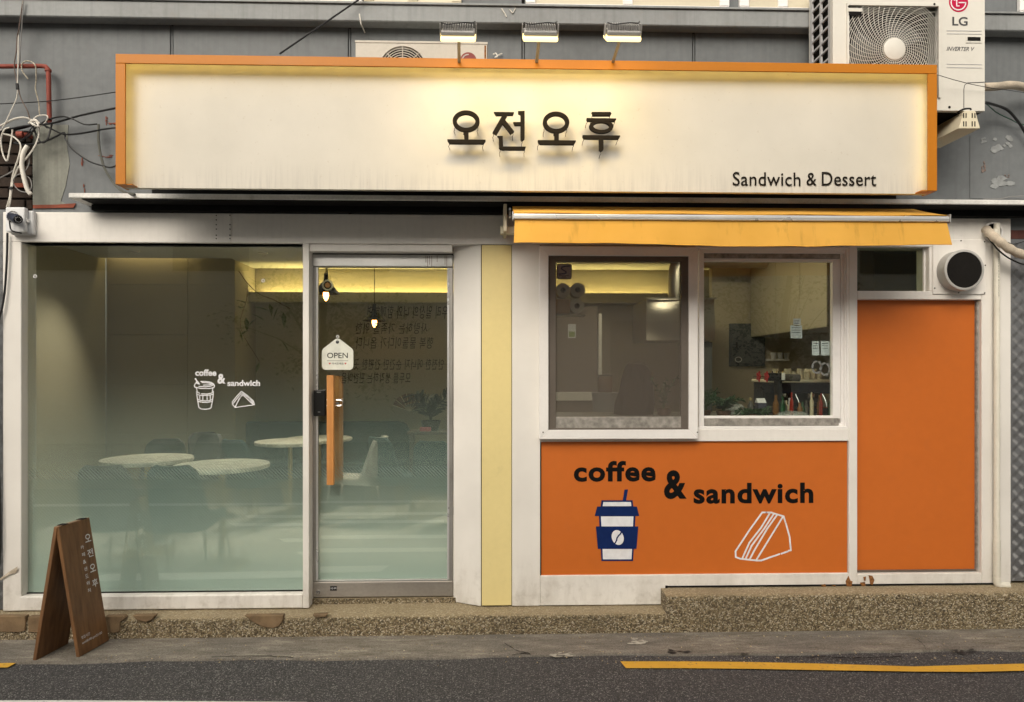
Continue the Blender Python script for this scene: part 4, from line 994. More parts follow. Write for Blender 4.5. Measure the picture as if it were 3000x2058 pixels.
p = P(2781, 315, AF); obj('casing_screw', MB().disc(p.x, p.z, .007, AF - .003, AF - .0003, 12), dark_void, A)
for x in (ax0 + .08, ax1 - .10):
    obj('bracket', MB().box(x, x + .035, AF + .02, WALL - .004, az0 - .035, az0 - .0005), dark_void, A)
# old unit behind the sign
OF, OB = -0.26, 0.02
bx0, bx1 = P(1042, 140, OF).x, P(1427, 140, OF).x; bz1 = P(1235, 128, OF).z; bz0 = bz1 - .52
O = thing('air_conditioner', 'small old stained air conditioner unit half hidden behind the sign board', 'air conditioner', ((bx0 + bx1) / 2, -.12, bz0))
fc = P(1180, 205, OF); fr_ = .137
# front plate with a round fan opening
def plate_with_hole(x0, x1, z0, z1, cx, cz, r, y, n=64):
    import bisect
    ang = sorted([2 * math.pi * i / n for i in range(n)] + [math.atan2(z - cz, x - cx) % (2 * math.pi) for x in (x0, x1) for z in (z0, z1)])
    o = []; ci = []
    for a in ang:
        c, s_ = math.cos(a), math.sin(a)
        t = min(((x1 - cx) if c > 0 else (cx - x0)) / max(abs(c), 1e-9), ((z1 - cz) if s_ > 0 else (cz - z0)) / max(abs(s_), 1e-9))
        o.append((cx + c * t, y, cz + s_ * t)); ci.append((cx + r * c, y, cz + r * s_))
    k = len(ang); m = MB(); cb = [(x, y + .03, z) for x, _, z in ci]
    return m.add(o + ci + cb, [(i, (i + 1) % k, k + (i + 1) % k, k + i) for i in range(k)] + [(k + i, k + (i + 1) % k, 2 * k + (i + 1) % k, 2 * k + i) for i in range(k)])
obj('front_plate', plate_with_hole(bx0, bx1, bz0, bz1, fc.x, fc.z, fr_, OF), ac_old, O)
obj('top_plate', MB().box(bx0 - .003, bx1 + .003, OF - .003, OB, bz1 + .0005, bz1 + .012), ac_old, O)
obj('side_plate', MB().box(bx0, bx0 + .006, OF + .001, OB, bz0, bz1), ac_old, O); obj('side_plate', MB().box(bx1 - .006, bx1, OF + .001, OB, bz0, bz1), ac_old, O)
obj('base_plate', MB().box(bx0, bx1, OF - .002, OB, bz0 - .015, bz0 - .0005), ac_old, O)
obj('fan_cavity', MB().box(bx0 + .007, bx1 - .007, OF + .08, OF + .09, bz0, bz1), dark_void, O)
g = MB()
for i in range(9): g.ring(fc.x, fc.z, .030 + i * .0135, .026 + i * .0135, OF - .004 - .001 * (8 - i), OF - .001 - .001 * (8 - i), 48)
for i in range(8):
    a = i * math.pi / 4 + math.pi / 2; g.tube([(fc.x + .03 * math.cos(a), OF - .014, fc.z + .03 * math.sin(a)), (fc.x + .142 * math.cos(a), OF - .006, fc.z + .142 * math.sin(a))], .003, 6)
obj('fan_grille', g, ac_old, O, kind='stuff')
p = P(1372, 178, OF); obj('logo_disc', MB().disc(p.x, p.z, 24 * (OF + D) / F, OF - .0014, OF - .0002, 32), faded_red, O)
m = MB(); stroke(m, [(1372 + 18 * math.cos(R(d)), 178 + 18 * math.sin(R(d))) for d in range(180, 271, 15)], 3.4, OF - .0024, .0008); obj('logo_arc', m, mat('faded_white_print', (0.42, 0.38, 0.36), 0.7), O)
obj('rust_edge', MB().pbox(1419, 134, 1424, 172, OF - .0015, OF - .0003), rust, O)
for x in (bx0 + .06, bx1 - .1): obj('bracket', MB().box(x, x + .03, OF + .02, WALL - .003, bz0 - .05, bz0 - .0155), dark_void, O)

# ------------------------------------------------------------------ awning
WF = -0.50
a0x, a1x = P(1506, 640, WF).x, P(2775, 640, WF).x
W_ = thing('awning', 'retracted yellow canvas awning with a silver bar over the serving window', 'awning', ((a0x + a1x) / 2, -.05, P(2100, 609, -.2).z))
zb_, zt_ = P(2140, 648, WF).z, P(2140, 632, WF).z
zr = P(2100, 609, -.2).z
def top(u, v):
    x = a0x + (a1x - a0x) * u; y = -.20 + (WF + .20) * v
    return (x, y, zr + (zt_ + .008 - zr) * v - .004 * math.sin(math.pi * v) + .002 * math.sin(u * 21) * v)
obj('canopy_cloth', MB().shell(top, 60, 8, (0, 0, -.0015)), awning_cloth, W_, smooth=True)
obj('front_bar', MB().box(a0x - .004, a1x + .004, WF - .018, WF + .012, zb_, zt_), bar_metal, W_, bevel=.006, seg=2)
obj('front_bar_groove', MB().box(a0x, a1x, WF - .0195, WF - .0182, zb_ + .010, zb_ + .0125), door_metal, W_)
for x in (a0x - .010, a1x + .0045): obj('bar_cap', MB().box(x, x + .006, WF - .020, WF + .014, zb_ - .006, zt_ + .012), aluminium, W_, bevel=.002)
zv = P(2140, 720, WF - .03).z
def val(u, v):
    x = a0x + .004 + (a1x - a0x - .008) * u; x += (u - .5) * .012 * v
    return (x, WF - .002 - .03 * v - v * (.008 * math.sin(u * 26 + math.sin(u * 9) * 2) + .004 * math.sin(u * 61 + 1)), zb_ + .004 + (zv - zb_) * v + .007 * v * math.sin(u * 7 + .8))
obj('valance', MB().shell(val, 110, 8, (0, .0012, 0)), awning_cloth, W_, smooth=True)
obj('hem', MB().tube([Vector(val(i / 60, 1)) + Vector((0, .0006, 0)) for i in range(61)], .0025, 5), awning_cloth, W_, smooth=True)
obj('roller', MB().tube([(a0x, -.17, zr - .033), (a1x - .06, -.17, zr - .033)], .03, 14), awning_cloth, W_, smooth=True)
bxl = P(1480, 650, -.1).x
obj('bracket', MB().box(bxl - .012, bxl + .008, -.22, -.001, P(1480, 690, -.1).z, P(1480, 612, -.1).z), cream_box, W_, bevel=.003)
obj('bracket_foot', MB().box(bxl - .03, a0x + .03, -.15, -.10, P(1480, 690, -.1).z, P(1480, 668, -.1).z), cream_box, W_, bevel=.003)
rc = obj('roller_cap', MB().lathe([(.001, 0), (.034, 0), (.034, .012), (.001, .012)], (0, 0, 0), 16, 'z'), aluminium, W_)
rc.data.transform(Matrix.Translation((a0x - .02, -.17, zr - .035)) @ Matrix.Rotation(R(90), 4, 'Y'))
obj('elbow', MB().tube([(a0x + .01, -.12, zr - .06), (a0x + .02, WF + .03, zb_ + .01)], .011, 8), aluminium, W_, smooth=True)
obj('elbow', MB().tube([(a1x - .03, -.17, zr - .04), (a1x - .01, WF + .03, zb_ + .01)], .011, 8), aluminium, W_, smooth=True)

# ------------------------------------------------------------------ round vent, pipes and boxes on the right
vx0, vx1, vz0, vz1 = RX(2733, 702, 2888, 863, -.008)
V = thing('exhaust_vent', 'round black exhaust vent on a square white plate above the tall orange panel', 'vent', ((vx0 + vx1) / 2, 0, vz0))
obj('plate', MB().box(vx0, vx1, -.008, -.0005, vz0, vz1), white, V, bevel=.003)
vf = P(2826, 791, -.085); vr = 61 * (-.085 + D) / F
obj('duct', MB().lathe([(vr, -.0085), (vr, -.083), (vr - .004, -.085), (vr * .885, -.085), (vr * .885, -.04)], (vf.x, 0, vf.z), 48, 'y'), mat('vent_grey_paint', (0.45, 0.44, 0.42), 0.45, 0.2, var=0.08), V, smooth=True)
obj('duct_screen', MB().disc(vf.x, vf.z, vr * .88, -.080, -.076, 48), dark_void, V)
for q in ((2738, 845), (2808, 858), (2884, 859), (2884, 709), (2815, 706), (2889 - 3, 778)):
    p = P(*q, -.008); obj('screw', MB().disc(p.x, p.z, .004, -.0115, -.0085, 8), dark_void, V)
# white downpipe
dx = P(2921, 1200, -.03).x; dzt, dzb = P(2921, 712, -.03).z, P(2921, 1716, -.03).z
DP = thing('drain_pipe', 'thin cream plastic drain pipe running down the white corner pillar', 'pipe', (dx, -.03, dzb))
elb = [(dx, -.028, dzb + .05)] + [(dx + .022 - .022 * math.cos(a), -.028, dzb + .022 - .022 * math.sin(a)) for a in (.3, .7, 1.1, 1.57)] + [(dx + .075, -.028, dzb)]
obj('pipe', MB().tube([(dx, -.028, P(2921, 655, -.03).z), (dx, -.028, dzb + .05)], .0175, 16), pvc_pipe, DP, smooth=True)
obj('elbow', MB().tube(elb, .021, 16), pvc_pipe, DP, smooth=True)
for y0, y1 in ((1583, 1622), (1624, 1655), (1657, 1686)):
    obj('coupling', MB().tube([(dx, -.028, P(2921, y0, -.03).z), (dx, -.028, P(2921, y1, -.03).z)], .0205, 16), pvc_pipe, DP, smooth=True)
p0, p1 = P(2921, 740, -.03).z, P(2921, 870, -.03).z
obj('pipe_print', text_on('KS M 3404 일반용 경질 폴리염화비닐관', (dx - .004, -.0462, p0), (0, 0, p1 - p0), (.006, 0, 0), (0, -1, 0)), grey_print, DP)
te = P(2921, 690, -.03); obj('top_elbow', MB().tube(smooth_path([(dx, -.028, te.z - .04), (dx - .002, -.03, te.z + .0), (dx - .02, -.03, te.z + .02), (dx - .045, -.02, te.z + .012), (dx - .06, .0, te.z + .004)], 4), .021, 14), pvc_pipe, DP, smooth=True)
hcn = P(2906, 681, -.002); 
one('pipe_sleeve', 'round cut hole collar where the pipes leave the white fascia', 'pipe collar', MB().ring(hcn.x, hcn.z, .062, .052, -.016, -.0005, 36), white_pvc)
struct('pipe_hole', MB().disc(hcn.x, hcn.z, .0515, -.004, -.0004, 32), dark_void)
lag = smooth_path([P(2888, 672, -.004), P(2900, 684, -.05), P(2925, 705, -.10), P(2955, 728, -.12), P(3000, 748, -.12), P(3080, 765, -.10), P(3200, 790, -.05)], 8)
one('wrapped_pipe', 'thick dirty tape wrapped pipe bundle leaving the hole in the fascia', 'pipe', MB().tube(lag, [.026 + .0022 * math.sin(i * 1.1) for i in range(len(lag))], 14), lag_tape, smooth=True)
one('black_cable', 'black cable looping from the fascia hole below the wrapped pipe', 'cable', MB().tube(smooth_path([P(2890, 690, -.01), P(2905, 710, -.06), P(2930, 738, -.09), P(2965, 762, -.10), P(3010, 778, -.09), P(3100, 790, -.06)]), .005, 6), cable_black, smooth=True)
one('black_cable', 'thin black cable between the wrapped pipe and the brick corner', 'cable', MB().tube(smooth_path([P(2950, 710, -.07), P(2970, 716, -.08), P(3000, 708, -.06), P(3060, 690, -.04)]), .003, 6), cable_black, smooth=True)
one('wrapped_pipe', 'beige insulated pipe leaving the side of the large air conditioner', 'pipe', MB().tube(smooth_path([P(2880, 256, -.22), P(2920, 254, -.2), P(2960, 250, -.16), P(3000, 256, -.10), P(3060, 275, -.05)]), .024, 12), lag_tape, smooth=True)
one('black_cable', 'black cable drooping on the wall below the large air conditioner pipe', 'cable', MB().tube(smooth_path([P(2882, 300, -.2), P(2900, 304, -.15), P(2950, 322, -.06), P(2985, 360, -.03), P(3010, 400, -.02), P(3060, 480, -.02)]), .008, 8), cable_black, smooth=True)
one('green_wire', 'thin green wire hanging beside the thick black cable on the grey wall', 'wire', MB().tube(smooth_path([P(2890, 305, -.12), P(2920, 330, -.05), P(2960, 350, -.02), P(2985, 362, 0.0), P(3030, 372, 0.0)]), .003, 6), mat('green_wire_sheath', (0.03, 0.09, 0.06), 0.5), smooth=True)
one('thin_wire', 'thin dark wire running from the sign corner across the large air conditioner', 'wire', MB().tube(smooth_path([P(2747, 220, -.46), P(2790, 233, -.44), P(2840, 246, -.42), P(2900, 258, -.40), P(2960, 266, -.38), P(3080, 285, -.3)]), .0018, 5), cable_black, smooth=True)
one('thin_wire', 'pale wire lying along the ledge below the peeling paint', 'wire', MB().tube(smooth_path([P(2880, 584, -.01), P(2930, 583, -.01), P(2960, 577, -.01), P(3000, 575, -.01), P(3080, 570, -.01)]), .003, 5), cable_grey, smooth=True)
# slotted cream box under the big unit
f = [P(2827, 325, -.40), P(2858, 325, -.40), P(2872, 377, -.40), P(2808, 377, -.40)]
b_ = [Vector((v.x - .005, -.06, v.z)) for v in f]
SB = thing('slotted_box', 'cream tapered metal box with slots under the large air conditioner', 'box', ((f[2].x + f[3].x) / 2, -.2, f[2].z))
obj('body', MB().add(f + b_, [(0, 1, 2, 3), (7, 6, 5, 4), (0, 4, 5, 1), (1, 5, 6, 2), (2, 6, 7, 3), (3, 7, 4, 0)]), cream_box, SB, bevel=.002)
for i, x in enumerate((2821 + 1, 2829, 2847, 2855)):
    for y0, y1 in ((332, 346), (356, 371)):
        obj('slot', MB().pbox(x, y0, x + 3, y1, -.4015, -.4002), dark_void, SB)
one('black_cable', 'short black lead over the top of the slotted cream box', 'cable', MB().tube(smooth_path([P(2800, 335, -.3), P(2810, 327, -.38), P(2825, 320, -.395), P(2842, 319, -.40), P(2845, 323, -.40)]), .005, 6), cable_black, smooth=True)

# ------------------------------------------------------------------ security camera
cx0, cx1, cz0, cz1 = RX(15, 607, 72, 680, -.07)
SC = thing('security_camera', 'black bullet security camera on a white junction box at the fascia corner', 'camera', ((cx0 + cx1) / 2, 0, cz0))
bxw = mat('white_junction_box', (0.66, 0.67, 0.68), 0.4, var=0.03)
obj('junction_box', MB().box(cx0, cx1, -.07, -.035, cz0, cz1), bxw, SC, bevel=.008, seg=2); obj('box_base', MB().box(cx0 + .004, cx1 + .025, -.0345, -.0005, cz0 - .008, cz1 - .012), bxw, SC, bevel=.006)
obj('latch', MB().pbox(70, 642, 80, 651, -.06, -.036), bar_metal, SC)
cc = P(34, 636, -.09)
obj('mount', MB().lathe([(.030, -.0705), (.030, -.078), (.022, -.084), (.001, -.085)], (cc.x - .005, 0, cc.z + .005), 24, 'y'), black_pl, SC, smooth=True)
obj('mount_ring', MB().ring(cc.x - .005, cc.z + .005, .036, .0305, -.075, -.0705, 28), chrome, SC)
dv = Vector((.75, -.60, -.30)).normalized(); o0 = Vector((cc.x - .005, -.085, cc.z + .005)); e1 = o0 + dv * .115
obj('barrel', MB().tube([o0, o0 + dv * .01, e1 - dv * .01, e1], [.020, .027, .027, .024], 20), mat('dark_blue_barrel', (0.03, 0.035, 0.055), 0.3, var=0.05), SC, smooth=True)
obj('lens_face', MB().tube([e1 + dv * .0005, e1 + dv * .003], [.022, .020], 20), black_pl, SC)
s_ = dv.cross(Vector((0, 0, 1))).normalized(); t_ = s_.cross(dv)
for k in range(10):
    a = k * .628; q = e1 + dv * .003 + (s_ * math.cos(a) + t_ * math.sin(a)) * .0145; obj('infrared_led', MB().tube([q, q + dv * .0012], .0022, 6), white_print, SC)
obj('lead', MB().tube(smooth_path([o0 + Vector((.0, -.01, -.02)), o0 + Vector((-.002, -.01, -.05)), o0 + Vector((.004, 0, -.085)), o0 + Vector((.04, .03, -.095))]), .004, 6), cable_black, SC, smooth=True)

# ------------------------------------------------------------------ red pipe, cables and the tangle on the left
one('red_pipe', 'rust red steel pipe with an elbow crossing the grey wall', 'pipe', MB().tube([P(-60, 196, -.03), P(120, 194, -.03), P(134, 196, -.03), P(141, 203, -.03), P(142, 215, -.03), P(145, 362, -.03)], [.013] * 6, 14).tube([P(141, 204, -.03), P(141.2, 210, -.03)], .018, 14), red_pipe, smooth=True)
one('red_pipe_stub', 'short capped red pipe end poking out of the brick recess', 'pipe', MB().tube([P(92, 402, .03), P(78, 396, -.03), P(70, 396, -.04)], .013, 12).tube([P(50, 395, -.05), P(68, 395, -.045)], .019, 12), red_pipe, smooth=True)
def cable(label, pts, r, mt, Y=-.05, name='cable', jit=0):
    q = [P(a[0], a[1], a[2] if len(a) > 2 else Y + (.008 * math.sin(i * 1.7) if 0 < i < len(pts) - 1 else 0)) for i, a in enumerate(pts)]
    return one(name, label, 'cable', MB().tube(smooth_path(q, 8), r, 6), mt, smooth=True)
cable('pale cable hanging from the cornice to the tape joint', [(68, 2, -.08), (60, 55, -.07), (54, 110), (53, 190), (51, 250)], .003, cable_white)
cable('grey cable hanging beside the pale one from the cornice', [(69, 2, -.08), (65, 60, -.07), (62, 110), (58, 150), (59, 172), (52, 205), (51, 250)], .003, cable_grey)
cable('brown cable running left of the pale one down to the tape joint', [(67, 2, -.08), (56, 80, -.07), (50, 110), (48, 150), (42, 190), (46, 225), (52, 250)], .003, cable_brown)
one('tape_joint', 'black tape joint tying three hanging cables together', 'tape', MB().tube([P(50, 246, -.05), P(52, 262, -.05)], .009, 8), cable_black)
cable('white cable dropping from the tape joint to the left edge', [(52, 262), (48, 290), (30, 330), (12, 368), (0, 385), (-20, 400)], .003, cable_white)
cable('brown cable dropping from the tape joint into the tangle', [(54, 262), (62, 290), (80, 325), (88, 350)], .003, cable_brown)
cable('frayed rope looped over the red pipe', [(82, 232, -.05), (66, 210, -.05), (64, 190, -.05), (75, 180, -.06), (92, 182, -.06), (104, 195, -.06), (106, 230, -.04), (104, 262, -.03), (113, 300, -.03), (116, 340, -.04)], .0035, mat('frayed_rope', (0.42, 0.38, 0.30), 0.9, var=0.4, scale=60))
cable('thin black wire crossing the grey wall to the sign frame top', [(-60, 308), (60, 302), (150, 296), (240, 285), (342, 270, -.30)], .0028, cable_black)
cable('thick black cable rising from the tangle to the sign frame', [(-40, 398), (60, 372), (150, 362), (240, 338), (345, 316, -.3)], .0058, cable_black)
cable('black cable running level from the tangle to the sign frame', [(118, 362), (150, 378), (188, 394), (240, 391), (300, 380), (345, 374, -.3)], .0052, cable_black)
cable('black cable sagging under the tangle then down to the sign', [(40, 420), (75, 425), (130, 415), (165, 400), (188, 390), (193, 410), (215, 440), (260, 472), (300, 486), (325, 491), (345, 484, -.2)], .0052, cable_black)
cable('black cable arching over the patched sheet to the tube end', [(110, 370), (140, 352), (180, 342), (210, 348), (248, 365), (285, 364, -.02)], .0048, cable_black)
cable('olive grey tube hanging down behind the sign corner', [(289, 365, -.02), (288, 400, -.03), (292, 440, -.03), (305, 490, -.04), (335, 540, -.06), (360, 562, -.12), (395, 571, -.2)], .0072, mat('olive_tube', (0.10, 0.10, 0.085), 0.5))
cable('black loop of cable hanging below the tangle', [(96, 368), (108, 400), (122, 418), (138, 410), (148, 380), (152, 362)], .0055, cable_black)
cable('white cable curving over from the left into the tangle', [(-40, 390), (10, 365), (40, 350), (70, 345), (92, 352), (105, 362)], .0055, cable_white)
cable('white cable loop hanging in front of the brick recess', [(37, 380), (34, 405), (28, 440), (20, 472), (8, 450), (3, 410), (12, 382), (28, 374)], .0045, cable_white)
cable('white cable running from the tangle down to the camera box', [(8, 392), (40, 402), (60, 425), (55, 460), (40, 505), (32, 548), (28, 580), (20, 607, -.04)], .0048, cable_white)
cable('second white cable running beside it to the camera box', [(112, 372), (114, 395), (104, 425), (85, 455), (55, 490), (40, 525), (34, 556), (30, 590), (26, 607, -.04)], .0048, cable_white)
cable('small white cable loop at the top of the tangle', [(96, 352), (110, 341), (132, 338), (140, 345), (132, 360), (115, 372)], .004, cable_white)
cable('thin grey cable circle hanging in the brick recess', [(84, 455), (85, 480), (70, 505), (48, 515), (38, 535), (55, 558), (78, 563), (92, 550), (88, 525), (70, 512)], .003, cable_grey)
cable('grey cable crossing the brick recess to the left', [(70, 470), (45, 495), (20, 512), (-20, 530)], .0035, cable_grey)
cable('thick black cable bundle passing behind the red stub', [(-30, 390, .0), (20, 384, -.02), (60, 376, -.03), (96, 366, -.03)], .008, cable_black)
cable('short black cable twist beside the red stub', [(40, 420, -.03), (62, 412, -.04), (84, 400, -.05), (100, 380, -.05), (112, 366, -.05)], .005, cable_black)
cable('fine black wire twisted through the middle of the tangle', [(60, 418, -.06), (82, 392, -.07), (96, 372, -.07), (120, 364, -.07), (138, 376, -.07)], .003, cable_black)
tq = smooth_path([P(80, 428, -.05), P(68, 450, -.06), P(64, 485, -.06), (P(70, 520, -.06)), P(80, 555, -.055), P(90, 570, -.05)], 6)
one('white_conduit', 'thick white plastic conduit bending down in front of the brick recess', 'conduit', MB().tube(tq, .0125, 12), mat('white_conduit_plastic', (0.66, 0.63, 0.57), 0.45, var=0.05, dirt=0.1), smooth=True)
one('cable_tie', 'black tie around the pair of white cables above the camera', 'cable tie', MB().tube([P(31, 549, -.06), P(34, 555, -.06)], .010, 8), cable_black)
one('white_knot', 'white knotted cable clump at the centre of the tangle', 'cable', MB().tube(smooth_path([P(84, 362, -.08), P(96, 354, -.09), P(108, 360, -.08), P(112, 372, -.09), P(98, 366, -.1), P(90, 358, -.08), P(104, 352, -.08), P(116, 364, -.08)]), .006, 6), cable_white, smooth=True)
one('black_cable', 'black cable running from the camera box down the left pillar edge', 'cable', MB().tube(smooth_path([P(22, 683, -.02), P(20, 760, -.02), P(14, 850, -.02), P(6, 905, -.02), P(-4, 960, -.02), P(-8, 1200, -.02), P(2, 1560, -.02), P(-6, 1690, -.02)]), .006, 6), cable_black, smooth=True)
one('torn_tape', 'torn strip of grey tape at the foot of the left pillar', 'tape', MB().add([P(-6, 1700, -.006), P(10, 1688, -.008), P(32, 1672, -.012), P(52, 1660, -.008), P(50, 1672, -.01), P(46, 1680, -.005), P(24, 1684, -.012), P(4, 1700, -.007)], [(0, 1, 6, 7), (1, 2, 5, 6), (2, 3, 4, 5)]), lag_tape)
one('black_cable', 'straight black cable from the upper window down behind the sign top', 'cable', MB().tube([P(1080, -30, -.1), P(1048, 2, -.1), P(960, 62, -.14), P(820, 158, -.3)], .005, 6), cable_black, smooth=True)
cable('white cable tie tail hanging from a hole in the cornice', [(1053, 42, -.066), (1055, 55, -.075), (1058, 72, -.075), (1062, 80, -.05), (1069, 96, .015)], .0042, cable_white, name='tie_tail')
for k, (px, py) in enumerate(((1453, 163), )):
    cable('small white knot of string on the grey wall by the lamps', [(px - 8, py - 3, .015), (px, py - 6, .0), (px + 4, py + 3, -.005), (px - 3, py + 6, .0), (px + 10, py - 2, .012), (px + 18, py - 5, .018)], .004, cable_white, name='string_knot')
cable('torn white strip stuck on the cornice above the lamps', [(1470, 26, -.064), (1476, 36, -.066), (1484, 50, -.063)], .004, cable_white, name='tape_scrap')
cable('small hooked white scrap stuck on the cornice beside the torn strip', [(1493, 28, -.064), (1502, 38, -.066), (1510, 24, -.063)], .003, cable_white, name='tape_scrap')

# ------------------------------------------------------------------ A-frame board on the pavement
ax = -2.49
fl, fr2 = G(233, 1926, .013), G(320, 1876, .013); bl, br2 = G(95, 1935, .013), G(174, 1887, .013)
wv = fr2 - fl; br2 = bl + wv
tl, tr2 = Vector(((fl.x + bl.x) / 2, (fl.y + bl.y) / 2, 0)), Vector(((fr2.x + br2.x) / 2, (fr2.y + br2.y) / 2, 0))
tl.z = EYE + (HY - 1535) / F * (tl.y + D); tr2.z = tl.z
AFR = thing('sandwich_board', 'brown wooden folding board with white lettering on the pavement', 'sign', ((fl + br2) / 2), )
def slab(a, b, c, d, nrm, t):
    n = nrm * t; q = [a, b, c, d]; return MB().add(q + [v - n for v in q], [(0, 1, 2, 3), (7, 6, 5, 4)] + [(i, i + 4, (i + 1) % 4 + 4, (i + 1) % 4) for i in range(4)])
gap = Vector((.012, 0, 0))
A1, B1, C1, D1 = fl, fr2, tr2 + gap, tl + gap
n1 = (B1 - A1).cross(D1 - A1).normalized()
if n1.x < 0: n1 = -n1
fp = obj('front_panel', slab(A1, B1, C1, D1, n1, .02), board_wood, AFR, bevel=.002)
A2, B2, C2, D2 = bl, br2, tr2 - gap, tl - gap
n2 = (B2 - A2).cross(D2 - A2).normalized()
if n2.x > 0: n2 = -n2
obj('back_panel', slab(A2, B2, C2, D2, n2, .02), board_wood, AFR, bevel=.002)
for v in (.12, .72):
    q = tl.lerp(tr2, v); q2 = tl.lerp(tr2, v + .16); obj('hinge', MB().add([q + Vector((-.02, 0, .0)), q + Vector((.02, 0, .0)), q2 + Vector((.02, 0, .0)), q2 + Vector((-.02, 0, .0)), q + Vector((-.016, 0, .003)), q + Vector((.016, 0, .003)), q2 + Vector((.016, 0, .003)), q2 + Vector((-.016, 0, .003))], [(0, 1, 2, 3), (4, 5, 6, 7), (0, 1, 5, 4), (1, 2, 6, 5), (2, 3, 7, 6), (3, 0, 4, 7)]), dark_void, AFR)
eu, ev = (B1 - A1), (D1 - A1)
def on_board(nm, body, u0, u1, v0, v1, off=0.0):
    obj(nm, text_on(body, A1 + eu * u0 + ev * v0 + n1 * .0012, eu * (u1 - u0), ev * (v1 - v0), n1, offset=off), white_print, fp)
for ch, v in zip('오전오후', (.815, .695, .575, .455)): on_board('board_syllable', ch, .74, .93, v, v + .062, .012)
for ch, v in zip('카페&샌드위치', (.775, .718, .661, .604, .547, .490, .433)): on_board('board_syllable', ch, .56, .66, v, v + .03, .008)
on_board('board_hours', '영업시간', .14, .42, .118, .142, .005); on_board('board_hours', 'am08:00-pm21:00', .14, .80, .075, .098, .005)

# ------------------------------------------------------------------ OPEN plate hanging on the door
OY2_ = DY - .004
OP = thing('open_plate', 'white house shaped OPEN plate hanging on the glass door', 'sign', P(989, 1083, OY2_))
pts = [(943, 1074), (943, 1029), (947, 1022), (983, 994), (989, 992.5), (995, 994), (1031, 1022), (1035, 1029), (1035, 1074), (1032, 1081), (1026, 1084), (952, 1084), (946, 1081)]
pl = obj('plate', MB().pprism(pts, OY2_ - .004, OY2_), flat('ivory_plate', (0.68, 0.69, 0.62), 0.4), OP)
pt = P(989, 1003, OY2_); obj('hang_hole', MB().disc(pt.x, pt.z, .0105, OY2_ - .0046, OY2_ - .0041, 18), grey_print, OP)
obj('word_open', text_px('OPEN', 958.5, 1034, 1019, 1050, OY2_ - .0046, offset=.006), black_print, OP)
obj('rule', MB().pbox(958, 1057, 1020, 1058, OY2_ - .0046, OY2_ - .0041), grey_print, OP)
obj('welcome_text', text_px('어서오세요', 972, 1062.5, 1007, 1069, OY2_ - .0046, offset=.01), black_print, OP)
for cxh in (966, 1012):
    obj('heart', MB().pprism([(cxh, 1069), (cxh - 3, 1064.5), (cxh - 2, 1062.8), (cxh, 1064), (cxh + 2, 1062.8), (cxh + 3, 1064.5)], OY2_ - .0046, OY2_ - .0041), red_print, OP)
ph = P(989, 987, OY2_)
obj('hook', MB().ring(ph.x, ph.z, .010, .004, OY2_ - .004, OY2_ + .008, 14).tube([(ph.x, OY2_ - .006, ph.z), (ph.x, OY2_ - .006, ph.z - .03)], .0014, 5), bar_metal, OP)

# ------------------------------------------------------------------ inside the cafe: shell
FZ = 0.17; YB, YL = 3.60, 3.0
ZC = P(500, 758, YL - .1).z
XL, XR = P(310, 900, YL).x, 4.3
struct('cafe_floor', MB().box(-8, 8, .13, 5.9, FZ - .05, FZ), room_floor)
struct('cafe_ceiling', MB().box(XL, P(690, 700, YL).x, .15, YL - .12, ZC, ZC + .05).box(P(690, 700, YL).x + .001, XR, .15, YB - .06, ZC, ZC + .05), room_ceiling)
struct('cafe_ceiling_void', MB().box(XL - .1, XR + .1, .31, YB + .2, ZC + .28, ZC + .33), room_wall)
struct('cafe_wall_left', MB().box(XL - .1, XL, .15, YL, FZ, ZC + .28), room_wall)
struct('cafe_wall_back', MB().box(P(690, 700, YL).x, XR, YB, YB + .1, FZ, ZC + .28), room_wall_dark)
struct('cafe_wall_right', MB().box(XR, XR + .1, .15, YB, FZ, ZC + .28), room_wall)
# boarded wall on the left: separate boards with open joints
xw0, xw1 = XL, P(688, 900, YL).x
bw = struct('cafe_board_wall', MB().box(xw0, xw1, YL + .012, YB + .1, FZ, ZC + .28), room_wall_dark)
rows = [FZ] + [P(500, y, YL).z for y in (1420, 1273, 1126, 981, 834)] + [ZC + .25]
xv = P(550, 900, YL).x
for i in range(len(rows) - 1):
    for a, b in ((xw0 + .002, xv - .0015), (xv + .0015, xw1)):
        obj('wall_board', MB().box(a, b, YL, YL + .0115, rows[i] + .0015, rows[i + 1] - .0015), room_panel, bw, bevel=.002)
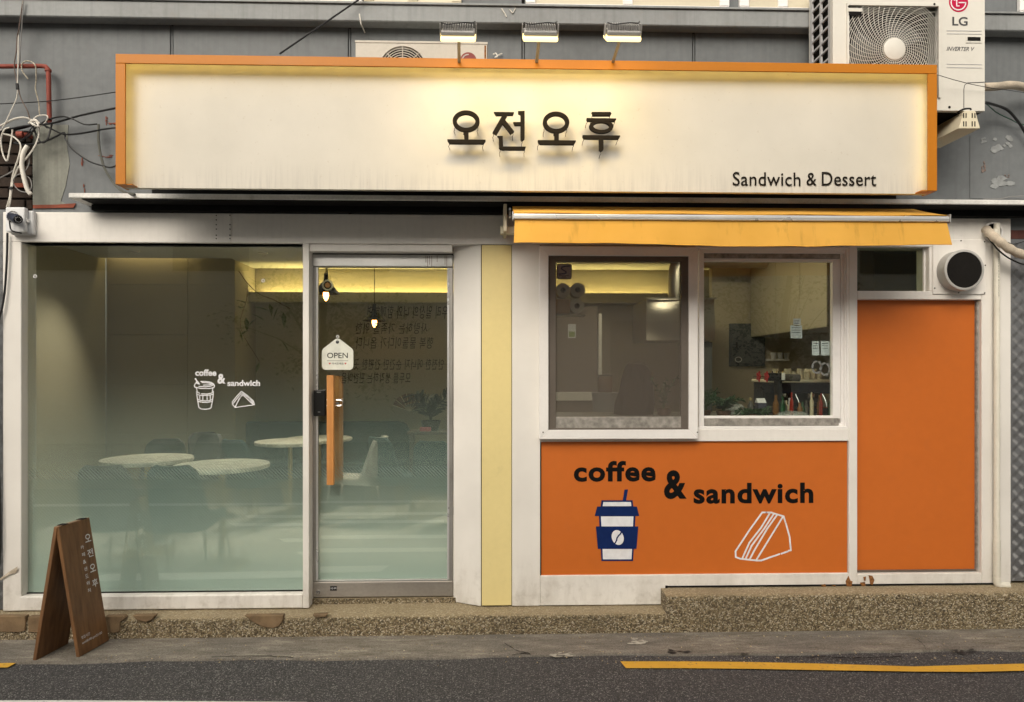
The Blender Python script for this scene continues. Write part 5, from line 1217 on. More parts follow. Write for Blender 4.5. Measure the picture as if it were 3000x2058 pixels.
# cove beam along the back wall
bz0, bz1 = P(1130, 886, YB - .18).z, P(1130, 857, YB - .18).z
struct('cove_beam', MB().box(xw1 + .002, XR, YB - .18, YB - .165, bz0, bz1 + .0).box(xw1 + .002, XR, YB - .1645, YB - .001, bz0, bz0 + .03), room_wall)
one('cove_light', 'long warm yellow light strip glowing above the back wall beam', 'light strip', MB().box(xw1 + .1, P(1960, 800, YB).x, YB - .10, YB - .07, bz0 + .032, bz0 + .05), cove_on)
one('ceiling_cove_light', 'warm light strip hidden above the boarded wall', 'light strip', MB().box(xw0 + .05, P(560, 800, YL).x, YL - .09, YL - .07, ZC + .10, ZC + .12), emit('soft_cove_led', (1.0, 0.74, 0.32), 10.0))
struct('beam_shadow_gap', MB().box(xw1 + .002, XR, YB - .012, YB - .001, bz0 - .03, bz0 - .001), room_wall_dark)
def downlight(c, label, watt=105):
    L = thing('downlight', label, 'light', (c[0], c[1], ZC - .01), 'ceiling spots')
    obj('rim', MB().lathe([(.045, ZC - .008), (.045, ZC - .0005), (.032, ZC - .0005), (.032, ZC - .008)], (c[0], c[1], 0), 24), white_pvc, L)
    obj('lens', MB().lathe([(.001, ZC - .006), (.031, ZC - .006), (.031, ZC - .001), (.001, ZC - .001)], (c[0], c[1], 0), 20), down_on, L)
    ld = bpy.data.lights.new('downlight_beam', 'SPOT'); ld.energy = watt; ld.color = (1.0, .86, .66); ld.spot_size = R(96); ld.spot_blend = 1.0; ld.shadow_soft_size = .04
    lo = bpy.data.objects.new('downlight_beam', ld); COL.objects.link(lo); lo.parent = L; lo.location = (0, 0, -.012); lo.rotation_euler = (R(-24), 0, 0)
for (px, py), lab in (((393, 737), 'small lit ceiling spot above the boarded wall'), ((771, 741), 'small lit ceiling spot near the leafy branch')):
    r = ray(px, py); t = (ZC - EYE) / r.z; downlight((t * r.x, -D + t * r.y), lab, 105)
c0 = bpy.data.objects['downlight'].location; c1 = bpy.data.objects['downlight.001'].location; step = c1 - c0
downlight(c1 + step, 'added unseen ceiling spot over the bench, continuing the row along the room')  # two more spots, out of view, added to brighten the dark room
downlight(c1 + step * 2.1, 'added unseen ceiling spot over the passage to the kitchen')
# kitchen ceiling lamp: out of view, added to light the kitchen, hinted by a cupboard glint
KLx, KLy = 1.35, 1.05
KL = thing('kitchen_lamp', 'flat lit ceiling lamp, out of view, added over the kitchen worktop', 'lamp', (KLx, KLy, ZC - .05))
obj('tray', MB().box(KLx - .32, KLx + .32, KLy - .09, KLy + .09, ZC - .03, ZC - .0005), white_pvc, KL); obj('diffuser', MB().box(KLx - .30, KLx + .30, KLy - .075, KLy + .075, ZC - .05, ZC - .0305), emit('kitchen_diffuser', (1.0, .84, .58), 30.0), KL)
# tables and chairs
def make_table(label):
    t = thing('round_table', label, 'table', (0, 0, 0), 'round cafe tables', local=True)
    obj('tabletop', MB().lathe([(.29, .70), (.325, .706), (.33, .72), (.325, .734), (.001, .735)], n=48), marble, t, smooth=True)
    obj('column', MB().lathe([(.022, .02), (.022, .699)], n=16), brass, t, smooth=True)
    obj('foot', MB().lathe([(.001, 0), (.20, 0), (.20, .008), (.03, .022), (.001, .022)], n=32), brass, t, smooth=True); return t
def make_chair(label, fabric, name='shell_chair'):
    """upholstered shell chair, faces -y locally (its back towards +y)"""
    t = thing(name, label, 'chair', (0, 0, 0), 'cafe chairs', local=True)
    def back(u, v):
        s = (u - .5) * 2; hw = .200 - .048 * v
        if v > .82: hw *= math.sqrt(max(1 - ((v - .82) / .18) ** 2 * .55, .01))
        return (s * hw, .20 + .09 * v - .10 * s * s * (1 - .4 * v), .40 + .40 * v)
    b = obj('backrest', MB().shell(back, 14, 12, (0, .035, 0)), fabric, t, smooth=True)
    def seat(u, v):
        s = (u - .5) * 2; q = v; return (s * (.20 - .03 * (1 - q)), -.22 + .43 * q, .44 - .02 * math.cos(s * 1.4) - .02 * q)
    obj('seat', MB().shell(seat, 10, 8, (0, 0, -.05)), fabric, t, smooth=True)
    for x, y in ((-.17, -.17), (.17, -.17), (-.17, .16), (.17, .16)):
        obj('leg', MB().tube([(x * 1.0, y, .38), (x * 1.25, y * 1.25, 0)], .008, 8), chrome if fabric is pale_fabric else brass, t, smooth=True)
    return t
tb = make_table('round marble table by the shop window behind the decal'); c = P(650, 1372, .78); tb.location = (c.x, .78, FZ)
c = P(432, 1365, 1.15); dup(tb, (c.x, 1.15, FZ), label='round marble table behind the grey chair by the shop window')
c = P(850, 1300, 2.45); dup(tb, (c.x, 2.45, FZ), label='round marble table near the door deeper in the cafe')
c = P(792, 1300, 2.9); dup(tb, (P(935, 1300, 2.75).x, 2.75, FZ), label='round marble table partly behind the door handle')
ch = {}
def put_chair(px, Y, rz, fab, label):
    yb = Y + .27 * math.cos(rz); loc = (P(px, 1400, yb).x, Y, FZ)      # px is where the backrest shows
    if fab.name not in ch: o = ch[fab.name] = make_chair(label, fab); o.location = loc; o.rotation_euler = (0, 0, rz); return o
    return dup(ch[fab.name], loc, rz, label)
put_chair(294, .52, math.pi, grey_fabric, 'grey shell chair with its back to the shop window above the wooden board')
put_chair(498, .50, math.pi, teal_fabric, 'teal shell chair with its back to the shop window below the decal')
put_chair(510, 1.75, .25, grey_fabric, 'grey shell chair between the two front marble tables')
put_chair(585, 2.2, -.5, grey_fabric, 'grey shell chair beside the boarded wall, half behind a taller one')
put_chair(655, 2.5, .9, grey_fabric, 'dark grey shell chair rising above the front marble table')
put_chair(722, 2.15, 2.6, teal_fabric, 'teal shell chair turned away beside the deeper marble table')
put_chair(800, 3.1, .2, teal_fabric, 'teal shell chair behind the deeper marble table')
put_chair(1035, 2.2, -1.7, pale_fabric, 'pale grey shell chair seen from the side through the door')
put_chair(1160, 2.3, 2.4, teal_fabric, 'teal shell chair through the door below the bench')
put_chair(1275, 2.0, 3.0, teal_fabric, 'teal shell chair in front of the dark plant')
# bench
sx_0, sx_1 = P(925, 1300, 3.2).x, P(1195, 1300, 3.2).x; zb1 = P(1060, 1237, 3.3).z
BN = thing('bench', 'long dark teal upholstered bench along the back wall', 'bench', ((sx_0 + sx_1) / 2, 3.25, FZ))
m = MB(); n = 10; prof = [(sx_0 - .8, FZ + .35), (sx_1, FZ + .35)] + [(sx_1 - .12 + .12 * math.cos(a), zb1 - .14 + .14 * math.sin(a)) for a in [i * math.pi / 2 / n for i in range(n + 1)]] + [(sx_0 - .8, zb1)]
m.prism(prof, 3.32, 3.44); obj('backrest', m, teal_fabric, BN, bevel=.015, seg=2)
obj('seat', MB().box(sx_0 - .8, sx_1, 2.95, 3.315, FZ + .30, FZ + .45), teal_fabric, BN, bevel=.03, seg=2); obj('plinth', MB().box(sx_0 - .78, sx_1 - .03, 3.0, 3.30, FZ, FZ + .299), counter_dark, BN)
# pendant lamps
def pendant(px, py0, py1, Y, halfw, label):
    c = P(px, py1, Y); tp = P(px, py0, Y); k = (Y + D) / F
    L = thing('pendant_lamp', label, 'lamp', (c.x, Y, c.z), 'pendant lamps')
    obj('cord', MB().tube([(c.x, Y, tp.z + .02), (c.x, Y, ZC - .001)], .004, 6), black_pl, L)
    obj('ceiling_cup', MB().lathe([(.001, ZC - .02), (.04, ZC - .02), (.04, ZC - .0005), (.001, ZC - .0005)], (c.x, Y, 0), 16), black_pl, L)
    R_ = halfw * k; h = tp.z - c.z
    obj('shade', MB().lathe([(.018, h + .05), (.022, h * .9), (.03, h * .82), (R_, 0), (R_ - .004, -.001), (.028, h * .80), (.016, h * .86)], (c.x, Y, c.z), 32), black_pl, L, smooth=True)
    obj('bulb', MB().lathe([(.012, .03), (.024, .015), (.026, -.02), (.018, -.05), (.006, -.066), (.001, -.068)], (c.x, Y, c.z), 16), bulb_on, L, smooth=True)
pendant(955, 818, 861, 2.2, 40, 'lit black cone pendant lamp behind the bead ring in the door')
pendant(1097, 905, 941, 3.0, 35, 'lit black cone pendant lamp hanging low behind the handwriting')
# handwriting on the inside of the door glass reads mirrored from the street
for body, x0, y0, x1, y1 in (('우리 일상의 너와 함께하면', 1075, 896, 1312, 934), ('사랑하는 가족을 위한', 1042, 946, 1252, 979), ('행복 물들이다가 옵니다', 1042, 988, 1270, 1022), ('안전한 에너지 순간만 간편한 곳', 1036, 1052, 1300, 1084), ('모두를 생각하는 편한마음', 1000, 1092, 1202, 1124)):
    obj('handwriting', text_px(body, x0, y0, x1, y1, DY + .0172, mirror=True, offset=.004, shear=-.15, space=1.12), black_print, dr)
dpart('ruled_line', MB().pbox(1036, 1067, 1313, 1068.2, DY + .0172, DY + .0176), grey_print)
# bead ring hanging inside the door
p = P(960, 836, DY + .05); k = (DY + .05 + D) / F
BR = thing('bead_ring', 'ivory bead ring ornament hanging inside the glass door top', 'ornament', P(960, 852, DY + .05))
for i in range(16):
    a = 2 * math.pi * i / 16; obj('bead', MB().lathe([(.0005, -.0065), (.005, -.0045), (.0068, 0), (.005, .0045), (.0005, .0065)], (p.x + .030 * math.cos(a), p.y, p.z + .030 * math.sin(a)), 8), cream_box, BR, smooth=True)
obj('disc', MB().disc(p.x, p.z, .017, p.y - .004, p.y + .004, 18), handle_wood, BR)
obj('cord', MB().tube([(p.x, p.y, p.z + .03), (p.x - .004, p.y, P(957, 785, p.y).z + .01)], .003, 6), cable_black, BR)
# leaves
def leaf(m, base, d, L, wd, droop=.15):
    d = Vector(d).normalized(); s = d.cross(Vector((0, 0, 1)));
    if s.length < .05: s = Vector((1, 0, 0))
    s.normalize(); up_ = s.cross(d).normalized(); b = Vector(base)
    a1 = b + d * L * .35 + s * wd * .5 + up_ * .004; a2 = b + d * L * .35 - s * wd * .5 + up_ * .004; mid = b + d * L * .45 - up_ * .006
    e1_ = b + d * L * .72 + s * wd * .36; e2_ = b + d * L * .72 - s * wd * .36; tip = b + d * L - Vector((0, 0, L * droop))
    m.add([b, a1, mid, a2, e1_, e2_, tip], [(0, 1, 2), (0, 2, 3), (1, 4, 2), (3, 2, 5), (2, 4, 6), (2, 6, 5)])
def plant(name, label, base, stems, h, spread, leafL, leafW, matl, potmat=terracotta, pot=(.07, .10), per=8, seed=1, lean=0.0):
    r_ = random.Random(seed); b = Vector(base)
    T = thing(name, label, 'plant', b)
    if pot: obj('pot', MB().lathe([(pot[0] * .75, 0), (pot[0], pot[1]), (pot[0] * .92, pot[1]), (pot[0] * .9, pot[1] * .85), (.001, pot[1] * .85)], b, 24), potmat, T, smooth=True)
    zz = pot[1] * .85 if pot else 0
    for k in range(stems):
        a = 2 * math.pi * k / stems + r_.uniform(-.4, .4); q = Vector((math.cos(a), math.sin(a) * .6, 0)); L = h * r_.uniform(.7, 1)
        path = smooth_path([b + Vector((0, 0, zz)), b + q * spread * .25 + Vector((lean * .3, 0, zz + L * .5)), b + q * spread + Vector((lean, 0, zz + L))], 5)
        m = MB(); m.tube(path, .0035, 5)
        for j in range(per):
            i = 2 + int((len(path) - 3) * j / per); i = min(i, len(path) - 2); d = path[i + 1] - path[i]; s = d.cross(Vector((0, 1, 0))).normalized() * (1 if j % 2 else -1)
            leaf(m, path[i], s * .8 + d.normalized() * .8 + Vector((0, r_.uniform(-.5, .5), 0)), leafL * r_.uniform(.7, 1.1), leafW)
        obj('stem', m, matl, T)
    return T
# dark plant on a stand seen through the door
zs = P(1262, 1262, 2.6).z
ST = thing('plant_stand', 'narrow dark stand carrying the blackish plant behind the door', 'stand', (P(1262, 1300, 2.6).x, 2.6, FZ))
cxp = P(1262, 1300, 2.6).x
obj('shelf', MB().box(cxp - .22, cxp + .26, 2.48, 2.75, zs - .03, zs), counter_dark, ST, bevel=.004)
for x in (cxp - .20, cxp + .22):
    for y in (2.5, 2.72): obj('leg', MB().box(x, x + .025, y, y + .025, FZ, zs - .0305), counter_dark, ST)
plant('dark_plant', 'blackish spiky leaved pot plant seen through the door glass', (cxp, 2.6, zs), 9, .30, .20, .13, .035, ink_leaf, black_pl, (.10, .10), 12, 5)
p = P(1246, 1262, 2.5); one('pink_box', 'small pink box at the foot of the blackish plant', 'box', MB().box(p.x - .055, p.x + .055, 2.49, 2.53, zs + .0005, zs + .04), mat('pink_card', (0.45, 0.12, 0.15), 0.7), bevel=.003)
# fan ornament on the back wall
fx = P(1200, 1205, YB - .02)
FN = thing('paper_fan', 'brown folded paper fan with pale ribs fixed to the back wall', 'fan', fx)
m = MB(); n = 14; rr = .20
for i in range(n):
    a, b = R(20 + 140 * i / n), R(20 + 140 * (i + 1) / n); y0 = YB - .02 - (.006 if i % 2 else 0); y1 = YB - .02 - (0 if i % 2 else .006)
    m.add([(fx.x + .06 * math.cos(a), y0, fx.z + .06 * math.sin(a)), (fx.x + rr * math.cos(a), y0, fx.z + rr * math.sin(a)), (fx.x + rr * math.cos(b), y1, fx.z + rr * math.sin(b)), (fx.x + .06 * math.cos(b), y1, fx.z + .06 * math.sin(b))], [(0, 1, 2, 3)])
obj('leaf', m, mat('brown_fan_paper', (0.16, 0.085, 0.05), 0.8), FN)
for i in range(0, n + 1, 2):
    a = R(20 + 140 * i / n); obj('rib', MB().tube([fx, (fx.x + rr * math.cos(a), YB - .03, fx.z + rr * math.sin(a))], .003, 4), cream_box, FN)
# leafy branch fixed to the inner wall, seen through the shop window
BRN = thing('leafy_branch', 'hanging branch with olive green leaves beside the boarded wall', 'plant', P(705, 800, 2.9))
br = smooth_path([P(700, 795, 2.95), P(725, 830, 2.9), P(760, 862, 2.85), P(800, 878, 2.85), P(850, 905, 2.85)], 6)
obj('twig', MB().tube(br, .004, 5), terracotta, BRN); r_ = random.Random(11)
for px, py in ((705, 905), (720, 930), (700, 965), (728, 968), (735, 920), (750, 935), (815, 900), (830, 915), (790, 890), (742, 900), (760, 1062), (690, 880), (825, 1000)):
    m = MB(); b = P(px, py, 2.88); leaf(m, b, (r_.uniform(-.6, .8), r_.uniform(-.3, .1), r_.uniform(-1, .1)), r_.uniform(.10, .17), .065); obj('leaf', m, olive_leaf, BRN)
m = MB(); m.tube(smooth_path([P(725, 830, 2.9), P(722, 880, 2.9), P(705, 960, 2.9), P(760, 1060, 2.9)], 6), .003, 5); obj('twig', m, terracotta, BRN)

# ------------------------------------------------------------------ kitchen behind the serving window
KY = 2.4
kx0, kx1 = P(2085, 1000, KY).x, XR
struct('kitchen_wall', MB().box(kx0, kx1 - .001, KY, KY + .08, FZ, ZC + .0), mat('kitchen_wall_cream', (0.55, 0.49, 0.36), 0.6, var=0.05))
cz = P(2100, 1224, .2).z
struct('kitchen_counter_wall', MB().box(P(1590, 1200, .16).x, P(2484, 1200, .16).x, .16, .19, FZ, cz - .031), room_wall_dark)
one('serving_counter', 'long dark counter just inside the serving window', 'counter', MB().box(P(1560, 1200, .16).x, P(2520, 1200, .16).x + .3, .155, .85, cz - .03, cz), counter_dark, bevel=.004)
# dark fridge with white trim
RF = thing('refrigerator', 'tall brownish refrigerator with white door trim and a note', 'refrigerator', (P(1690, 1200, 1.9).x, 2.2, FZ))
fx0, fx1 = P(1585, 1000, 1.9).x, P(1752, 1000, 1.9).x; fz1 = P(1690, 897, 1.9).z
obj('cabinet', MB().box(fx0, fx1, 1.9, 2.6, FZ, fz1), mat('taupe_enamel', (0.155, 0.13, 0.11), 0.5, var=0.06), RF, bevel=.01, seg=2)
obj('edge_trim', MB().box(fx1 + .001, fx1 + .032, 1.88, 1.93, FZ, P(1690, 920, 1.9).z), white_pvc, RF, bevel=.003)
tz0, tz1 = P(1690, 1174, 1.89).z, P(1690, 1149, 1.89).z; obj('handle_trim', MB().box(fx0, fx1, 1.875, 1.899, tz0, tz1), white_pvc, RF, bevel=.003)
obj('note', MB().pbox(1664, 950, 1687, 991, 1.897, 1.8995), paper, RF); obj('note_picture', MB().pbox(1667, 972, 1684, 988, 1.8955, 1.8965), mat('green_picture', (0.2, 0.3, 0.1), 0.8), RF)
# jar and bin beside it
jx = P(1780, 1150, 1.6); 
one('grey_bin', 'grey plastic bin standing beside the refrigerator trim', 'bin', MB().lathe([(.10, 0), (.13, jx.z - .03 - FZ), (.135, jx.z - .03 - FZ), (.135, jx.z - FZ), (.001, jx.z - FZ)], (jx.x, 1.6, FZ), 28), mat('grey_bin_plastic', (0.24, 0.24, 0.26), 0.5), smooth=True)
j = thing('storage_jar', 'brown storage jar with a flat lid on the grey bin', 'jar', (jx.x - .02, 1.6, jx.z))
obj('body', MB().lathe([(.06, .0005), (.066, .02), (.066, .12), (.055, .135)], (jx.x - .02, 1.6, jx.z), 24), mat('brown_jar', (0.13, 0.08, 0.05), 0.3), j, smooth=True); obj('lid', MB().lathe([(.001, .1355), (.06, .1355), (.06, .15), (.001, .152)], (jx.x - .02, 1.6, jx.z), 24), counter_dark, j)
# dark cloth bundle on the counter
def lump(c, rx, ry, h, seed, nu=36, nv=20):
    r2 = random.Random(seed); ph = [r2.uniform(0, 6.28) for _ in range(8)]
    def fn(u, v):
        a = u * 2 * math.pi; t = v * math.pi * .5
        k = 1 + .10 * math.sin(3 * a + ph[0] + 2 * v) + .07 * math.sin(5 * a + ph[1] - 3 * v) + .05 * math.sin(9 * a + ph[2] + 7 * v) + .05 * math.sin(11 * v + ph[3] + 2 * a)
        w_ = max(math.cos(t), .0) ** .45 * (1 + .12 * math.sin(v * 5 + ph[4]))
        return (c[0] + rx * w_ * k * math.cos(a) + .03 * math.sin(v * 3), c[1] + ry * w_ * k * math.sin(a), c[2] + h * math.sin(t) * (1 + .06 * math.sin(2 * a + ph[5]) * (1 - v)))
    return MB().grid(fn, nu, nv)
c = P(1852, 1218, .55); one('cloth_bundle', 'dark brown cloth bundle heaped on the counter behind the insect screen', 'bundle', lump((c.x, .55, cz + .0005), .115, .10, P(1850, 1064, .55).z - cz, 4), sack, smooth=True)
# pot plant behind the screen
c = P(1945, 1210, .45); plant('pot_plant', 'slender pot plant with small round leaves behind the insect screen', (c.x, .45, cz), 4, .24, .10, .035, .022, green_leaf, terracotta, (.05, .045), 9, 8)
# exhaust hood and ducts
HX0, HX1, HZ0, HZ1 = RX(1895, 998, 2095, 876, 1.75); HZ0, HZ1 = P(1995, 998, 1.75).z, P(1995, 876, 1.75).z
HD = thing('exhaust_hood', 'polished steel kitchen hood with a bent duct above', 'hood', ((HX0 + HX1) / 2, 2.0, HZ0))
m = MB(); m.grid(lambda u, v: (HX0 + (HX1 - HX0) * u, 1.75 + .012 * math.sin(u * 7 + 2.2 * math.sin(v * 3)) + .01 * math.sin(v * 6 + u * 3), HZ0 + (HZ1 - HZ0) * v), 30, 20); obj('front', m, steel_hood, HD, smooth=True)
obj('box', MB().box(HX0 + .002, HX1 - .002, 1.775, 2.35, HZ0 + .002, HZ1 - .002), steel_hood, HD); obj('rim', MB().box(HX0 - .006, HX1 + .006, 1.725, 1.737, HZ1 - .004, HZ1 + .008), steel_hood, HD)
dxx = P(1985, 800, 2.0).x
obj('duct', MB().tube(smooth_path([(dxx, 2.0, HZ1 - .01), (dxx, 2.0, HZ1 + .12), (dxx + .01, 2.0, ZC - .22), (dxx + .10, 2.0, ZC - .11)], 5), .085, 20), steel_hood, HD, smooth=True)
one('ceiling_duct', 'horizontal ribbed silver duct under the kitchen ceiling', 'duct', MB().tube([(dxx + .07 + i * .03, 2.0, ZC - .115) for i in range(34)], [.095 + (.006 if i % 4 == 0 else 0) for i in range(34)], 20), steel_hood, smooth=True)
one('steel_upstand', 'dark steel panel standing below the kitchen hood', 'panel', MB().box(HX1 - .14, HX1 - .01, 1.8, 1.83, FZ, HZ0 - .01), grey_box)
# electrical panel on the kitchen wall
ex0, ex1, ez0, ez1 = RX(2140, 948, 2243, 1074, KY - .05)
EP = thing('electrical_panel', 'grey electrical panel box on the kitchen wall', 'electrical panel', ((ex0 + ex1) / 2, KY, ez0))
obj('frame', MB().box(ex0, ex1, KY - .04, KY - .0005, ez0, ez1), grey_box, EP, bevel=.006); obj('door', MB().box(ex0 + .02, ex1 - .02, KY - .05, KY - .0405, ez0 + .025, ez1 - .02), grey_box, EP, bevel=.004)
obj('latch', MB().pbox(2156, 1003, 2161, 1020, KY - .058, KY - .0505), black_pl, EP); obj('badge', MB().ring(P(2163, 1054, KY - .05).x, P(2163, 1054, KY - .05).z, (.034, .028), (.028, .02), KY - .056, KY - .0505, 16), white_pvc, EP)
# wall cupboards along the right side, running towards the window
zc_ = 1.57 + 105 * 6.4 / 2000
CB = thing('wall_cupboard', 'row of beige wall cupboards hung along the kitchen side', 'cupboard', (2.55, 1.5, zc_))
X0 = P(2212, 985, 2.25).x
for i, (y0, y1) in enumerate(((.85, 1.30), (1.305, 1.78), (1.785, 2.36))):
    obj('carcass', MB().box(X0 + .02, X0 + .36, y0, y1, zc_, ZC - .02), room_panel, CB); obj('door', MB().box(X0, X0 + .0195, y0 + .003, y1 - .003, zc_ + .003, ZC - .03), mat('cream_laminate', (0.50, 0.45, 0.32), 0.35, var=0.04) if 'cream_laminate' not in MATS else MATS['cream_laminate'], CB, bevel=.003)
# wall shelf with cups, posters
sx_, sx2, sz_, _ = RX(2260, 1050, 2312, 1058, KY - .15)
one('cup_shelf', 'short white shelf of paper cups on the kitchen wall', 'shelf', MB().box(sx_, sx2, KY - .16, KY - .0005, sz_, sz_ + .02), white_pvc, bevel=.003)
def cup_mb(c, r, h): return MB().lathe([(r * .72, 0), (r, h), (r * .93, h), (r * .66, .006), (.001, .006)], c, 16)
for i in range(3): one('paper_cup', 'white paper cup standing on the short kitchen shelf', 'cup', cup_mb((sx_ + .05 + i * .065, KY - .08, sz_ + .0205), .028, .06), white_print, 'cups on the kitchen shelf', smooth=True)
# espresso machine and clutter on the counter
mx0, mx1 = P(2255, 1150, .5).x, P(2430, 1150, .5).x; mz1 = P(2340, 1122, .5).z
EM = thing('espresso_machine', 'dark espresso machine with chrome fittings on the counter', 'coffee machine', ((mx0 + mx1) / 2, .6, cz))
obj('base', MB().box(mx0, mx1, .42, .80, cz + .012, cz + .05), black_pl, EM, bevel=.006); obj('drip_tray', MB().box(mx0 + .02, mx1 - .02, .40, .56, cz + .0505, cz + .058), chrome, EM)
obj('back_body', MB().box(mx0, mx1, .60, .80, cz + .0505, mz1), mat('dark_steel', (0.06, 0.065, 0.075), 0.25, 0.6), EM, bevel=.01, seg=2); obj('head', MB().box(mx0 - .01, mx1 + .01, .45, .599, mz1 - .075, mz1), mat('navy_enamel', (0.02, 0.025, 0.04), 0.25), EM, bevel=.012, seg=2)
obj('top_tray', MB().box(mx0 - .015, mx1 + .02, .46, .80, mz1 + .0005, mz1 + .022), cream_box, EM, bevel=.005)
for x in (.25, .7):
    xx = mx0 + (mx1 - mx0) * x; obj('group_head', MB().lathe([(.028, mz1 - .11), (.032, mz1 - .0755)], (xx, .52, 0), 18), chrome, EM); obj('portafilter', MB().tube([(xx, .52, mz1 - .115), (xx, .40, mz1 - .125)], [.022, .011], 10), black_pl, EM)
    obj('steam_wand', MB().tube(smooth_path([(xx + .06, .47, mz1 - .07), (xx + .075, .44, mz1 - .14), (xx + .07, .43, mz1 - .20)]), .004, 6), chrome, EM)
for x in (mx0 + .03, mx1 - .03):
    for y in (.45, .76): obj('foot', MB().lathe([(.015, cz + .0002), (.012, cz + .0118)], (x, y, 0), 10), black_pl, EM)
for i in range(7):
    for k in range(2):
        one('coffee_cup', 'cream coffee cup upside down on the espresso machine top', 'cup', cup_mb((mx0 + .10 + i * .046, .55 + k * .09, mz1 + .0225), .021, .055 + .02 * ((i * 3 + k) % 2)), cream_box, 'cups on the espresso machine', smooth=True)
for i in range(5):
    one('small_bottle', 'small dark syrup bottle on the left of the espresso machine top', 'bottle', MB().lathe([(.010, 0), (.011, .035), (.004, .045), (.004, .06), (.001, .06)], (mx0 + .005 + i * .022, .50 + .02 * (i % 2), mz1 + .0225), 10), black_pl if i % 2 else brass, 'small bottles on the espresso machine', smooth=True)
p = P(2342, 1035, .7); one('glass_jar', 'round pale jar lying above the cups on the espresso machine', 'jar', MB().lathe([(.001, 0), (.03, .002), (.036, .02), (.036, .06), (.028, .075), (.001, .076)], (p.x + .08, .72, mz1 + .0225), 18), cream_box, smooth=True)
bcol = [mat('amber_bottle', (0.16, 0.07, 0.015), 0.15), mat('green_bottle', (0.02, 0.07, 0.03), 0.15), counter_dark, mat('cream_bottle', (0.6, 0.52, 0.36), 0.3), mat('red_bottle', (0.3, 0.03, 0.02), 0.3)]
rb = random.Random(17)
for i in range(12):
    c = P(2262 + i * 14.5 + rb.uniform(-4, 4), 1215, .34); h = rb.uniform(.08, .16); r0 = rb.uniform(.012, .02)
    one('bottle', 'small bottle in the crowd on the counter before the espresso machine', 'bottle', MB().lathe([(r0 * .95, .0005), (r0, .008), (r0, h * .6), (r0 * .4, h * .78), (r0 * .4, h), (.001, h)], (c.x, .30 + rb.uniform(-.05, .06), cz), 14), bcol[i % 5], 'bottles crowding the counter', smooth=True)
# dark hopper with red wheels lying across the machine
HP = thing('red_wheel_roller', 'dark horizontal roller with two red star wheels beside the espresso machine', 'utensil', P(2280, 1122, .40))
a, b = P(2238, 1104, .36), P(2342, 1108, .36)
for r0, q0, q1, mt, nm in ((.028, .10, .55, black_pl, 'drum'), (.024, .55, 1.0, counter_dark, 'grip')): obj(nm, MB().tube([a.lerp(b, q0), a.lerp(b, q1)], r0, 16), mt, HP)
for t in (-.16, .06):
    c = a.lerp(b, t); m = MB(); k = 10; m.add([(c.x, c.y + (.040 if i % 2 else .026) * math.cos(2 * math.pi * i / k), c.z + (.040 if i % 2 else .026) * math.sin(2 * math.pi * i / k)) for i in range(k)] + [(c.x + .006, c.y + (.040 if i % 2 else .026) * math.cos(2 * math.pi * i / k), c.z + (.040 if i % 2 else .026) * math.sin(2 * math.pi * i / k)) for i in range(k)], [tuple(range(k)), tuple(range(2 * k - 1, k - 1, -1))] + [(i, (i + 1) % k, (i + 1) % k + k, i + k) for i in range(k)]); obj('wheel', m, red_print, HP)
obj('axle', MB().tube([a.lerp(b, -.3), a.lerp(b, .1)], .004, 6), chrome, HP); obj('stand', MB().box(a.x + .09, a.x + .12, .35, .41, cz + .0003, a.z - .02), black_pl, HP)
tm = P(2295, 1103, .33); obj('timer', MB().box(tm.x - .012, tm.x + .012, .325, .335, tm.z - .026, tm.z + .022), white_pvc, HP, bevel=.003)
# carton, bottle, foliage and bags at the sill
def bottle(label, px, Y, h, r, mt, capm, name='bottle'):
    c = P(px, 1200, Y); T = thing(name, label, 'bottle', (c.x, Y, cz)); obj('body', MB().lathe([(r * .95, .0005), (r, .01), (r, h * .6), (r * .45, h * .75), (r * .45, h * .86)], (c.x, Y, cz), 18), mt, T, smooth=True); obj('cap', MB().lathe([(.001, h * .861), (r * .55, h * .861), (r * .55, h), (.001, h)], (c.x, Y, cz), 14), capm, T)
bottle('dark sauce bottle with a brass cap at the window sill', 2199, .30, .125, .020, counter_dark, brass)
c = P(2228, 1200, .34); T = thing('milk_carton', 'gable topped carton standing next to the sauce bottle', 'carton', (c.x, .34, cz))
obj('body', MB().box(c.x - .028, c.x + .028, .31, .37, cz + .0005, cz + .09), mat('navy_card', (0.05, 0.05, 0.08), 0.6), T, bevel=.002); obj('gable', MB().add([(c.x - .028, .31, cz + .0905), (c.x + .028, .31, cz + .0905), (c.x + .028, .37, cz + .0905), (c.x - .028, .37, cz + .0905), (c.x - .028, .34, cz + .12), (c.x + .028, .34, cz + .12)], [(0, 1, 5, 4), (2, 3, 4, 5), (1, 2, 5), (3, 0, 4), (0, 3, 2, 1)]), white_print, T)
c = P(2228, 1150, .9); one('cardboard_box', 'white box with a red edge behind the milk carton', 'box', MB().box(c.x - .03, c.x + .05, .70, .78, cz + .0005, cz + .16), white_print, bevel=.003)
plant('sill_plant', 'bushy dark green pot plant at the left of the sill', (P(2120, 1200, .28).x, .28, cz), 11, .10, .13, .05, .03, green_leaf, terracotta, (.05, .04), 9, 21)
plant('sill_plant', 'low trailing green plant in front of the sauce bottle', (P(2205, 1210, .24).x, .24, cz), 8, .03, .13, .045, .026, green_leaf, terracotta, (.03, .02), 8, 23)
plant('sill_plant', 'thin bladed plant rising beside the window centre post', (P(2068, 1200, .35).x, .35, cz), 6, .16, .08, .06, .008, green_leaf, terracotta, (.035, .04), 7, 25)
one('plastic_bag', 'crumpled clear plastic bag behind the bushy sill plant', 'bag', lump((P(2140, 1200, .42).x, .42, cz + .0005), .07, .05, .085, 9, 26, 14), bag_mat, smooth=True)
